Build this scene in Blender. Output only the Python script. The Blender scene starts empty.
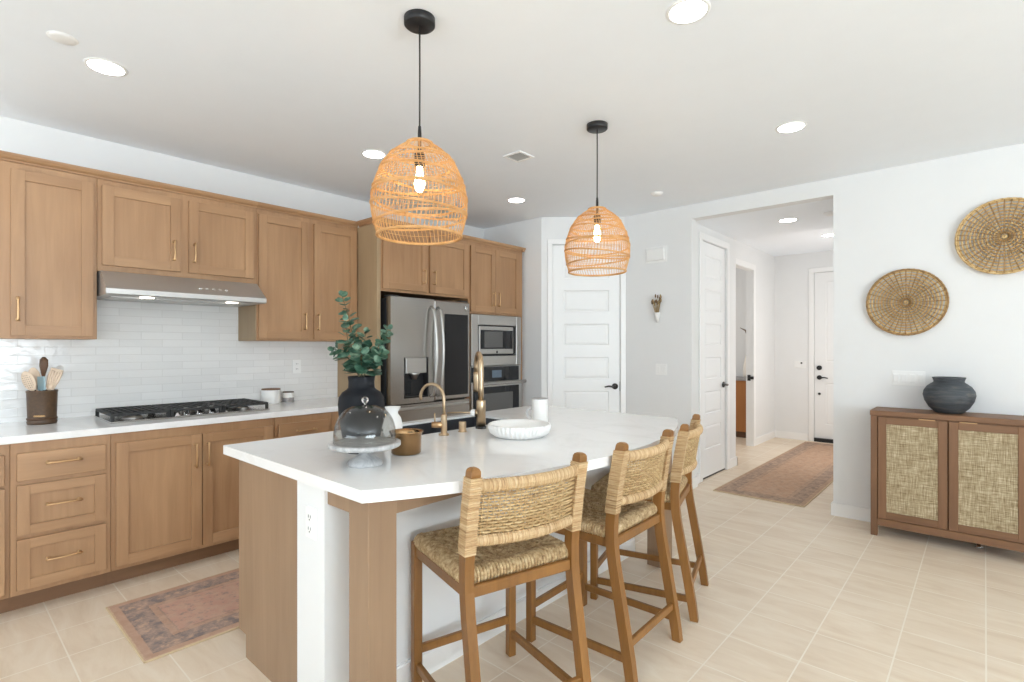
import bpy, math, random
from math import sin, cos, pi, sqrt, radians, atan2
from mathutils import Matrix, Vector

# ------------------------------------------------------------------ camera, world, lights, exposure
SC = bpy.context.scene
COL = SC.collection
CEIL = 2.735
cam_d = bpy.data.cameras.new('camera')
cam = bpy.data.objects.new('camera', cam_d); COL.objects.link(cam)
cam.location = (0, 0, 1.365)
cam.rotation_euler = (pi/2, 0, 0.731)
cam_d.sensor_width = 36.0
cam_d.lens = 36.0*527.0/1024.0
cam_d.shift_y = 6.0/1024.0
cam_d.clip_start = 0.05
SC.camera = cam

w = bpy.data.worlds.new('daylight'); SC.world = w; w.use_nodes = True
bg = w.node_tree.nodes['Background']
bg.inputs[0].default_value = (0.80, 0.90, 1.0, 1); bg.inputs[1].default_value = 1.2

vs = SC.view_settings
vs.view_transform = 'Standard'; vs.look = 'None'; vs.gamma = 1.0; vs.use_curve_mapping = False
vs.exposure = -0.22
SC.cycles.max_bounces = 14; SC.cycles.diffuse_bounces = 8; SC.cycles.transparent_max_bounces = 16
SC.cycles.transmission_bounces = 10; SC.cycles.sample_clamp_indirect = 6.0
SC.cycles.caustics_refractive = False; SC.cycles.caustics_reflective = False

def area_light(name, loc, rot, sx, sy, power, col=(0.82, 0.93, 1.0)):
    l = bpy.data.lights.new(name, 'AREA'); l.shape = 'RECTANGLE'; l.size = sx; l.size_y = sy
    l.energy = power; l.color = col
    o = bpy.data.objects.new(name, l); COL.objects.link(o); o.location = loc; o.rotation_euler = rot
    return o
# daylight standing in the sliding doors behind the camera and in the side windows
area_light('daylight_patio_doors', (-1.2, -4.65, 1.25), (pi/2+1.3, 0, 0), 4.0, 2.3, 235)
area_light('daylight_side_windows', (5.05, -0.6, 1.4), (pi/2+1.1, 0, pi/2), 4.4, 2.0, 560)
area_light('fill_foyer', (-0.86, 7.3, 1.35), (pi/2, 0, pi/2), 1.5, 2.0, 21, (1, 0.97, 0.93))  # added fill to brighten the hall; this wall has no window
area_light('fill_study', (-5.0, 7.2, 1.4), (pi/2, 0, -pi/2), 1.6, 1.6, 22, (1, 0.97, 0.93))  # added fill so the study is not dark; no window is built here

# ------------------------------------------------------------------ materials
def new_mat(name):
    m = bpy.data.materials.new(name); m.use_nodes = True
    nt = m.node_tree; b = nt.nodes['Principled BSDF']
    return m, nt, b
def N(nt, t, **kw):
    n = nt.nodes.new(t)
    for k, v in kw.items(): setattr(n, k, v)
    return n
def L(nt, a, b): nt.links.new(a, b)
def c4(c): return (c[0], c[1], c[2], 1)
def ramp(nt, stops, interp='LINEAR'):
    r = N(nt, 'ShaderNodeValToRGB'); r.color_ramp.interpolation = interp
    e = r.color_ramp.elements
    while len(e) < len(stops): e.new(0.5)
    for i, (p, c) in enumerate(stops): e[i].position = p; e[i].color = c4(c)
    return r
def coords(nt, scale=(1, 1, 1), rnd=True, rot=(0, 0, 0)):
    tc = N(nt, 'ShaderNodeTexCoord'); mp = N(nt, 'ShaderNodeMapping')
    mp.inputs['Scale'].default_value = scale; mp.inputs['Rotation'].default_value = rot
    src = tc.outputs['Object']
    if rnd:
        oi = N(nt, 'ShaderNodeObjectInfo'); ml = N(nt, 'ShaderNodeMath', operation='MULTIPLY'); ml.inputs[1].default_value = 37.0
        L(nt, oi.outputs['Random'], ml.inputs[0])
        ad = N(nt, 'ShaderNodeVectorMath', operation='ADD'); L(nt, src, ad.inputs[0]); L(nt, ml.outputs[0], ad.inputs[1]); src = ad.outputs[0]
    L(nt, src, mp.inputs[0]); return mp.outputs[0]
def noise(nt, vec, scale, detail=4, rough=0.55, dist=0.0):
    n = N(nt, 'ShaderNodeTexNoise'); n.inputs['Scale'].default_value = scale
    n.inputs['Detail'].default_value = detail; n.inputs['Roughness'].default_value = rough; n.inputs['Distortion'].default_value = dist
    L(nt, vec, n.inputs['Vector']); return n.outputs['Fac']
def bump(nt, b, h, strength=0.2, dist=0.01):
    n = N(nt, 'ShaderNodeBump'); n.inputs['Strength'].default_value = strength; n.inputs['Distance'].default_value = dist
    L(nt, h, n.inputs['Height']); L(nt, n.outputs[0], b.inputs['Normal'])

def plain(name, col, rough=0.5, metal=0.0, var=0.0, vscale=6.0, **kw):
    m, nt, b = new_mat(name)
    b.inputs['Roughness'].default_value = rough; b.inputs['Metallic'].default_value = metal
    v = max(var, 0.006)
    f = noise(nt, coords(nt), vscale, 3)
    r = ramp(nt, [(0.3, [x*(1-v) for x in col]), (0.7, [min(1, x*(1+v)) for x in col])])
    L(nt, f, r.inputs[0]); L(nt, r.outputs[0], b.inputs['Base Color'])
    for k, x in kw.items(): b.inputs[k.replace('_', ' ')].default_value = x
    return m

def wood(name, dark, light, axis=2, rough=0.42, fine=1.0):
    m, nt, b = new_mat(name); b.inputs['Roughness'].default_value = rough
    sc = [16*fine]*3; sc[axis] = 1.1
    v = coords(nt, tuple(sc))
    f = noise(nt, v, 1.6, 6, 0.62, 0.6)
    sc2 = [1.6]*3; sc2[axis] = 0.7
    f2 = noise(nt, coords(nt, tuple(sc2)), 1.8, 2, 0.5)
    mx = N(nt, 'ShaderNodeMath', operation='MULTIPLY_ADD'); mx.inputs[1].default_value = 0.55
    L(nt, f2, mx.inputs[0])
    mh = N(nt, 'ShaderNodeMath', operation='MULTIPLY'); mh.inputs[1].default_value = 0.45; L(nt, f, mh.inputs[0]); L(nt, mh.outputs[0], mx.inputs[2])
    mid = [(a+c)/2 for a, c in zip(dark, light)]
    r = ramp(nt, [(0.24, dark), (0.5, mid), (0.76, light)]); L(nt, mx.outputs[0], r.inputs[0]); L(nt, r.outputs[0], b.inputs['Base Color'])
    bump(nt, b, f, 0.06, 0.004)
    return m

def hexlin(r, g, b):
    f = lambda u: ((u/255+0.055)/1.055)**2.4 if u > 10 else u/255/12.92
    return (f(r), f(g), f(b))

M = {}
M['wall'] = plain('painted_wall', (0.80, 0.805, 0.805), 0.6)
M['ceiling'] = plain('painted_ceiling', (0.88, 0.915, 0.96), 0.7)
M['trim'] = plain('white_trim_paint', (0.87, 0.87, 0.865), 0.35)
M['door'] = plain('white_door_paint', (0.86, 0.865, 0.865), 0.35)
CD, CL = hexlin(146, 108, 75), hexlin(188, 149, 111)
M['cab_v'] = wood('maple_vertical_grain', CD, CL, 2)
M['cab_h'] = wood('maple_horizontal_grain', CD, CL, 1)
M['cab_side'] = wood('maple_side_panel', hexlin(150, 126, 96), hexlin(178, 154, 122), 2, 0.5)
M['isl_wood'] = wood('maple_island_panel', hexlin(132, 105, 82), hexlin(165, 137, 110), 2)
M['toe'] = wood('toe_kick_shaded_maple', hexlin(112, 80, 54), hexlin(140, 104, 74), 1, 0.5)  # maple darkened to put the shade of the recess into the colour
M['oak'] = wood('stool_oak', hexlin(110, 72, 31), hexlin(158, 110, 56), 2, 0.4, 1.6)
M['walnut'] = wood('sideboard_walnut', hexlin(104, 72, 48), hexlin(138, 100, 70), 2, 0.5, 1.8)
M['walnut_h'] = wood('sideboard_walnut_rail', hexlin(104, 72, 48), hexlin(140, 102, 72), 0, 0.5, 1.8)
M['darkwood'] = wood('dark_wood', hexlin(62, 40, 24), hexlin(100, 68, 42), 2, 0.5)
M['crockwood'] = wood('carved_crock_wood', hexlin(58, 42, 30), hexlin(112, 84, 58), 0, 0.45, 2.0)
M['palewood'] = wood('pale_utensil_wood', hexlin(190, 165, 140), hexlin(222, 200, 178), 2, 0.6)
M['console'] = wood('console_wood', hexlin(140, 88, 40), hexlin(176, 116, 60), 2, 0.5)
M['steel'] = plain('stainless_steel', (0.42, 0.405, 0.385), 0.22, 1.0)
M['steel_soft'] = plain('brushed_steel', (0.52, 0.51, 0.49), 0.36, 1.0)
M['hood_steel'] = plain('brushed_hood_steel', (0.56, 0.555, 0.545), 0.5, 1.0)
M['chrome'] = plain('chrome', (0.8, 0.8, 0.8), 0.1, 1.0)
M['brass'] = plain('brushed_brass', hexlin(196, 160, 120), 0.30, 1.0)
M['bronze'] = plain('faucet_champagne_bronze', hexlin(184, 162, 134), 0.3, 1.0)
M['copper'] = plain('aged_brass_pot', hexlin(156, 124, 88), 0.24, 1.0, 0.06)
M['black'] = plain('black_enamel', (0.012, 0.012, 0.013), 0.4)
M['black_iron'] = plain('black_cast_iron', (0.02, 0.02, 0.02), 0.6)
M['black_glass'] = plain('black_glass', (0.01, 0.011, 0.013), 0.06)
M['grey_glass'] = plain('grey_oven_glass', (0.10, 0.10, 0.10), 0.1)
M['screen'] = plain('oven_display', hexlin(92, 108, 124), 0.2)
M['dark_metal'] = plain('dark_nickel', (0.09, 0.085, 0.08), 0.3, 1.0)
M['black_clay'] = plain('matte_black_clay', (0.008, 0.009, 0.012), 0.6, 0.0, 0.0, 6.0, Specular_IOR_Level=0.22)
M['sink'] = plain('dark_composite_sink', (0.035, 0.038, 0.045), 0.5)
M['white_ceramic'] = plain('white_ceramic', (0.80, 0.79, 0.77), 0.35)
M['cream_ceramic'] = plain('cream_ceramic', (0.76, 0.71, 0.64), 0.5)
M['plastic'] = plain('white_plastic', (0.87, 0.87, 0.86), 0.35)
M['slot'] = plain('socket_slot', (0.05, 0.05, 0.05), 0.5)
M['leather'] = plain('grey_blue_silicone', hexlin(150, 176, 184), 0.5)
M['grey_cup'] = plain('grey_stoneware', (0.35, 0.34, 0.34), 0.5)
M['greige'] = plain('grey_vent', (0.48, 0.48, 0.47), 0.6)

def mat_counter():
    m, nt, b = new_mat('white_quartz'); b.inputs['Roughness'].default_value = 0.13
    f = noise(nt, coords(nt), 3.0, 8, 0.7, 1.2)
    r = ramp(nt, [(0.35, (0.79, 0.785, 0.78)), (0.5, (0.85, 0.85, 0.85)), (0.7, (0.84, 0.835, 0.825))]); L(nt, f, r.inputs[0]); L(nt, r.outputs[0], b.inputs['Base Color'])
    return m
M['quartz'] = mat_counter()

def mat_marble():
    m, nt, b = new_mat('grey_veined_marble'); b.inputs['Roughness'].default_value = 0.35
    f = noise(nt, coords(nt), 14.0, 8, 0.7, 2.0)
    r = ramp(nt, [(0.3, (0.26, 0.265, 0.275)), (0.5, (0.44, 0.44, 0.44)), (0.7, (0.60, 0.60, 0.59))]); L(nt, f, r.inputs[0]); L(nt, r.outputs[0], b.inputs['Base Color'])
    return m
M['marble'] = mat_marble()

def mat_floor():
    m, nt, b = new_mat('beige_floor_tile')
    tc = N(nt, 'ShaderNodeTexCoord'); mp = N(nt, 'ShaderNodeMapping'); L(nt, tc.outputs['Object'], mp.inputs[0])
    mp.inputs['Location'].default_value = (-0.005, -0.425, 0)
    br = N(nt, 'ShaderNodeTexBrick'); br.offset = 0.0; br.squash = 1.0
    br.inputs['Scale'].default_value = 1.0; br.inputs['Brick Width'].default_value = 0.3018; br.inputs['Row Height'].default_value = 0.3018
    br.inputs['Mortar Size'].default_value = 0.0035; br.inputs['Mortar Smooth'].default_value = 0.3
    br.inputs['Color1'].default_value = (0.2, 0.2, 0.2, 1); br.inputs['Color2'].default_value = (0.8, 0.8, 0.8, 1); br.inputs['Mortar'].default_value = (0, 0, 0, 1)
    L(nt, mp.outputs[0], br.inputs['Vector'])
    n1 = noise(nt, coords(nt, (1.2, 5.0, 1), False, (0, 0, 0.35)), 2.2, 6, 0.62, 0.8)
    n2 = noise(nt, coords(nt, (1, 1, 1), False), 1.3, 2)
    r = ramp(nt, [(0.3, hexlin(222, 202, 178)), (0.5, hexlin(231, 214, 192)), (0.72, hexlin(238, 224, 205))]); L(nt, n1, r.inputs[0])
    r2 = ramp(nt, [(0.3, (0.92, 0.90, 0.88)), (0.7, (1, 1, 1))]); L(nt, n2, r2.inputs[0])
    mu = N(nt, 'ShaderNodeMix', data_type='RGBA', blend_type='MULTIPLY'); mu.inputs[0].default_value = 0.8; L(nt, r.outputs[0], mu.inputs[6]); L(nt, r2.outputs[0], mu.inputs[7])
    tv = ramp(nt, [(0, (0.95, 0.945, 0.94)), (1, (1, 1, 1))]); L(nt, br.outputs['Color'], tv.inputs[0])
    mu2 = N(nt, 'ShaderNodeMix', data_type='RGBA', blend_type='MULTIPLY'); mu2.inputs[0].default_value = 1; L(nt, mu.outputs[2], mu2.inputs[6]); L(nt, tv.outputs[0], mu2.inputs[7])
    mi = N(nt, 'ShaderNodeMix', data_type='RGBA'); L(nt, br.outputs['Fac'], mi.inputs[0]); L(nt, mu2.outputs[2], mi.inputs[6]); mi.inputs[7].default_value = c4(hexlin(238, 227, 211))
    L(nt, mi.outputs[2], b.inputs['Base Color'])
    b.inputs['Roughness'].default_value = 0.42
    iv = N(nt, 'ShaderNodeMath', operation='SUBTRACT'); iv.inputs[0].default_value = 1.0; L(nt, br.outputs['Fac'], iv.inputs[1]); bump(nt, b, iv.outputs[0], 0.25, 0.002)
    return m
M['floor'] = mat_floor()

def mat_backsplash():
    m, nt, b = new_mat('glazed_white_tile')
    tc = N(nt, 'ShaderNodeTexCoord'); sp = N(nt, 'ShaderNodeSeparateXYZ'); cb = N(nt, 'ShaderNodeCombineXYZ')
    L(nt, tc.outputs['Object'], sp.inputs[0]); L(nt, sp.outputs[1], cb.inputs[0]); L(nt, sp.outputs[2], cb.inputs[1])
    br = N(nt, 'ShaderNodeTexBrick'); br.offset = 0.5; br.offset_frequency = 2
    br.inputs['Scale'].default_value = 1.0; br.inputs['Brick Width'].default_value = 0.25; br.inputs['Row Height'].default_value = 0.0525
    br.inputs['Mortar Size'].default_value = 0.0022; br.inputs['Mortar Smooth'].default_value = 0.6
    br.inputs['Color1'].default_value = (0.775, 0.77, 0.76, 1); br.inputs['Color2'].default_value = (0.825, 0.82, 0.81, 1); br.inputs['Mortar'].default_value = (0.70, 0.69, 0.675, 1)
    L(nt, cb.outputs[0], br.inputs['Vector']); L(nt, br.outputs['Color'], b.inputs['Base Color'])
    b.inputs['Roughness'].default_value = 0.14
    n = noise(nt, coords(nt, (1, 6, 14), False), 1.6, 3)
    ad = N(nt, 'ShaderNodeMath', operation='MULTIPLY_ADD'); ad.inputs[1].default_value = -0.5; L(nt, br.outputs['Fac'], ad.inputs[0]); L(nt, n, ad.inputs[2])
    bump(nt, b, ad.outputs[0], 0.35, 0.006)
    return m
M['backsplash'] = mat_backsplash()

def mat_wicker(name, cols, vec=(30, 30, 30), sc=2.0, rough=0.6, trans=0.0):
    m, nt, b = new_mat(name); b.inputs['Roughness'].default_value = rough
    f = noise(nt, coords(nt, vec), sc, 4, 0.7)
    st = [(0.28+0.44*i/(len(cols)-1), c) for i, c in enumerate(cols)]
    r = ramp(nt, st); L(nt, f, r.inputs[0]); L(nt, r.outputs[0], b.inputs['Base Color'])
    if trans > 0:
        tr = N(nt, 'ShaderNodeBsdfTranslucent'); L(nt, r.outputs[0], tr.inputs[0])
        mx = N(nt, 'ShaderNodeMixShader'); mx.inputs[0].default_value = trans
        L(nt, b.outputs[0], mx.inputs[1]); L(nt, tr.outputs[0], mx.inputs[2]); L(nt, mx.outputs[0], nt.nodes['Material Output'].inputs[0])
    return m
M['rush'] = mat_wicker('natural_rush', [hexlin(124, 94, 58), hexlin(174, 142, 98), hexlin(194, 166, 122), hexlin(210, 186, 146)], (9, 9, 70), 1.3)
M['rush_post'] = mat_wicker('rush_post_wrap', [hexlin(122, 88, 52), hexlin(178, 144, 102), hexlin(198, 170, 130), hexlin(216, 194, 160)], (5, 5, 110), 1.5)
M['rush_rail'] = mat_wicker('rush_rail_wrap', [hexlin(122, 88, 52), hexlin(178, 144, 102), hexlin(198, 170, 130), hexlin(216, 194, 160)], (110, 5, 5), 1.5)
M['rush_seat'] = mat_wicker('rush_seat_weave', [hexlin(112, 82, 50), hexlin(162, 132, 92), hexlin(192, 166, 126), hexlin(214, 192, 156)], (46, 46, 46), 1.2)
M['seat_under'] = plain('seat_core_gap_shade', hexlin(74, 54, 34), 0.8)  # core darkened so the shade between strands is in its colour
M['rattan'] = mat_wicker('lamp_rattan', [hexlin(206, 158, 98), hexlin(228, 184, 124), hexlin(238, 204, 152)], (6, 6, 6), 2.0, 0.55, 0.35)
M['seagrass'] = mat_wicker('seagrass_coil', [hexlin(140, 104, 58), hexlin(192, 156, 100), hexlin(216, 186, 134), hexlin(232, 210, 168)], (24, 24, 24), 1.6)
M['seagrass_dark'] = mat_wicker('dark_seagrass_spoke', [hexlin(104, 76, 44), hexlin(150, 114, 68), hexlin(190, 154, 102)], (20, 20, 20), 2.0)

def mat_cane():
    m, nt, b = new_mat('woven_cane_cloth'); b.inputs['Roughness'].default_value = 0.75
    a = noise(nt, coords(nt, (160, 1, 9), False), 1.6, 3, 0.6); c = noise(nt, coords(nt, (9, 1, 160), False), 1.6, 3, 0.6)
    ad = N(nt, 'ShaderNodeMath', operation='ADD'); L(nt, a, ad.inputs[0]); L(nt, c, ad.inputs[1])
    hf = N(nt, 'ShaderNodeMath', operation='MULTIPLY'); hf.inputs[1].default_value = 0.5; L(nt, ad.outputs[0], hf.inputs[0])
    r = ramp(nt, [(0.36, hexlin(118, 98, 68)), (0.5, hexlin(164, 146, 114)), (0.62, hexlin(204, 190, 160))]); L(nt, hf.outputs[0], r.inputs[0]); L(nt, r.outputs[0], b.inputs['Base Color'])
    bump(nt, b, hf.outputs[0], 0.4, 0.003); return m
M['cane'] = mat_cane()

def mat_rug(name, W, LN, field, border, band, dark):
    """Faded runner; Object coords: x across (-W/2..W/2), y along (-L/2..L/2)."""
    m, nt, b = new_mat(name); b.inputs['Roughness'].default_value = 0.9
    tc = N(nt, 'ShaderNodeTexCoord'); sp = N(nt, 'ShaderNodeSeparateXYZ'); L(nt, tc.outputs['Object'], sp.inputs[0])
    def edge(out, half):
        a = N(nt, 'ShaderNodeMath', operation='ABSOLUTE'); L(nt, out, a.inputs[0])
        s = N(nt, 'ShaderNodeMath', operation='SUBTRACT'); s.inputs[0].default_value = half; L(nt, a.outputs[0], s.inputs[1]); return s.outputs[0]
    mn = N(nt, 'ShaderNodeMath', operation='MINIMUM'); L(nt, edge(sp.outputs[0], W/2), mn.inputs[0]); L(nt, edge(sp.outputs[1], LN/2), mn.inputs[1])
    wob = noise(nt, tc.outputs['Object'], 60, 2)
    wo = N(nt, 'ShaderNodeMath', operation='MULTIPLY_ADD'); wo.inputs[1].default_value = 0.012; L(nt, wob, wo.inputs[0]); L(nt, mn.outputs[0], wo.inputs[2])
    ds = N(nt, 'ShaderNodeMath', operation='MULTIPLY'); ds.inputs[1].default_value = 2.0; L(nt, wo.outputs[0], ds.inputs[0])   # 0.5 m -> 1
    mix = lambda a, c, t: [x*(1-t)+y*t for x, y in zip(a, c)]
    bands = ramp(nt, [(0, hexlin(206, 180, 148)), (0.035, band), (0.105, dark), (0.12, border), (0.30, dark), (0.315, band), (0.37, mix(band, dark, .5)), (0.385, field)], 'CONSTANT')
    L(nt, ds.outputs[0], bands.inputs[0])
    # motifs: small blotted flowers, no two alike
    def vor(sc, rnd=1.0):
        vo = N(nt, 'ShaderNodeTexVoronoi'); vo.inputs['Scale'].default_value = sc; vo.inputs['Randomness'].default_value = rnd
        wv = N(nt, 'ShaderNodeVectorMath', operation='ADD'); nzv = N(nt, 'ShaderNodeTexNoise'); nzv.inputs['Scale'].default_value = 30; L(nt, tc.outputs['Object'], nzv.inputs['Vector'])
        sc_ = N(nt, 'ShaderNodeVectorMath', operation='SCALE'); sc_.inputs['Scale'].default_value = 0.03; L(nt, nzv.outputs['Color'], sc_.inputs[0])
        L(nt, tc.outputs['Object'], wv.inputs[0]); L(nt, sc_.outputs[0], wv.inputs[1]); L(nt, wv.outputs[0], vo.inputs['Vector']); return vo.outputs['Distance']
    v1, v2 = vor(15.0, 0.5), vor(44.0, 0.9)
    nz = noise(nt, tc.outputs['Object'], 75, 4, 0.8, 0.3)
    def mad(a, k, c):
        n = N(nt, 'ShaderNodeMath', operation='MULTIPLY_ADD'); n.inputs[1].default_value = k; L(nt, a, n.inputs[0])
        if isinstance(c, float): n.inputs[2].default_value = c
        else: L(nt, c, n.inputs[2])
        return n.outputs[0]
    sm = mad(v1, 0.55, mad(v2, 0.55, mad(nz, 0.9, -0.62)))
    mo = ramp(nt, [(0.06, (0, 0, 0)), (0.30, (1, 1, 1))]); L(nt, sm, mo.inputs[0])
    swap = ramp(nt, [(0, band), (0.11, mix(dark, border, .5)), (0.12, mix(band, hexlin(214, 188, 158), .3)), (0.31, mix(band, dark, .35)), (0.385, mix(field, border, .75))], 'CONSTANT'); L(nt, ds.outputs[0], swap.inputs[0])
    mx = N(nt, 'ShaderNodeMix', data_type='RGBA'); L(nt, mo.outputs[0], mx.inputs[0]); L(nt, swap.outputs[0], mx.inputs[6]); L(nt, bands.outputs[0], mx.inputs[7])
    # wear
    wn = noise(nt, tc.outputs['Object'], 15, 6, 0.75)
    wr = ramp(nt, [(0.40, (0, 0, 0)), (0.62, (0.75, 0.75, 0.75))]); L(nt, wn, wr.inputs[0])
    m2 = N(nt, 'ShaderNodeMix', data_type='RGBA'); L(nt, wr.outputs[0], m2.inputs[0]); L(nt, mx.outputs[2], m2.inputs[6]); m2.inputs[7].default_value = c4(mix(field, hexlin(205, 180, 155), 0.5))
    L(nt, m2.outputs[2], b.inputs['Base Color'])
    fn = noise(nt, tc.outputs['Object'], 500, 2); bump(nt, b, fn, 0.3, 0.003)
    return m
M['rug1'] = mat_rug('faded_rose_rug', 0.72, 2.45, hexlin(194, 152, 134), hexlin(134, 122, 120), hexlin(186, 150, 128), hexlin(128, 114, 112))
M['rug2'] = mat_rug('faded_brown_rug', 0.78, 3.45, hexlin(180, 144, 118), hexlin(138, 116, 104), hexlin(166, 136, 114), hexlin(128, 106, 96))
M['rug_edge'] = plain('rug_binding', hexlin(206, 184, 150), 0.9)

def mat_jar():
    m, nt, b = new_mat('weathered_blue_grey_clay'); b.inputs['Roughness'].default_value = 0.6
    f = noise(nt, coords(nt, (3, 3, 26)), 2.2, 6, 0.7, 0.5)
    r = ramp(nt, [(0.3, hexlin(40, 44, 49)), (0.5, hexlin(66, 71, 77)), (0.62, hexlin(86, 88, 88)), (0.75, hexlin(122, 114, 94))]); L(nt, f, r.inputs[0]); L(nt, r.outputs[0], b.inputs['Base Color'])
    bump(nt, b, f, 0.3, 0.006); return m
M['jar'] = mat_jar()

def mat_glass():
    m, nt, b = new_mat('clear_glass'); nt.nodes.remove(b)
    tr = N(nt, 'ShaderNodeBsdfTransparent'); tr.inputs[0].default_value = (0.87, 0.87, 0.86, 1)
    gl = N(nt, 'ShaderNodeBsdfGlossy'); gl.inputs['Roughness'].default_value = 0.02
    lw = N(nt, 'ShaderNodeLayerWeight'); lw.inputs['Blend'].default_value = 0.5
    pw = N(nt, 'ShaderNodeMath', operation='POWER'); pw.inputs[1].default_value = 3.5; L(nt, lw.outputs['Facing'], pw.inputs[0])
    fr = N(nt, 'ShaderNodeMath', operation='MULTIPLY_ADD'); fr.inputs[1].default_value = 0.6; fr.inputs[2].default_value = 0.035; L(nt, pw.outputs[0], fr.inputs[0])
    mx = N(nt, 'ShaderNodeMixShader'); L(nt, fr.outputs[0], mx.inputs[0]); L(nt, tr.outputs[0], mx.inputs[1]); L(nt, gl.outputs[0], mx.inputs[2])
    L(nt, mx.outputs[0], nt.nodes['Material Output'].inputs[0]); return m
M['glass'] = mat_glass()
M['solid_glass'] = plain('solid_glass', (0.96, 0.97, 0.97), 0.0, 0.0, 0.0, 6.0, Transmission_Weight=1.0, IOR=1.5)
def mat_emit(name, col, s):
    m, nt, b = new_mat(name); b.inputs['Base Color'].default_value = c4(col)
    b.inputs['Emission Color'].default_value = c4(col); b.inputs['Emission Strength'].default_value = s; return m
M['downlight'] = mat_emit('downlight_diffuser', (1, 0.975, 0.95), 22.0)
M['bulb'] = mat_emit('warm_bulb', (1, 0.78, 0.45), 40.0)
M['hood_light'] = mat_emit('hood_lamp', (1, 0.92, 0.8), 7.0)
def mat_leaf():
    m, nt, b = new_mat('eucalyptus_leaf'); b.inputs['Roughness'].default_value = 0.5
    f = noise(nt, coords(nt), 26, 2)
    r = ramp(nt, [(0.32, hexlin(36, 70, 54)), (0.5, hexlin(64, 100, 80)), (0.68, hexlin(126, 152, 132))]); L(nt, f, r.inputs[0]); L(nt, r.outputs[0], b.inputs['Base Color']); return m
M['leaf'] = mat_leaf()
M['stem'] = plain('twig', hexlin(96, 92, 66), 0.6)
M['drygrass'] = plain('dried_grass', hexlin(168, 142, 100), 0.8, 0, 0.3)
M['drydark'] = plain('dried_leaf', hexlin(104, 84, 62), 0.8, 0, 0.3)

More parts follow.
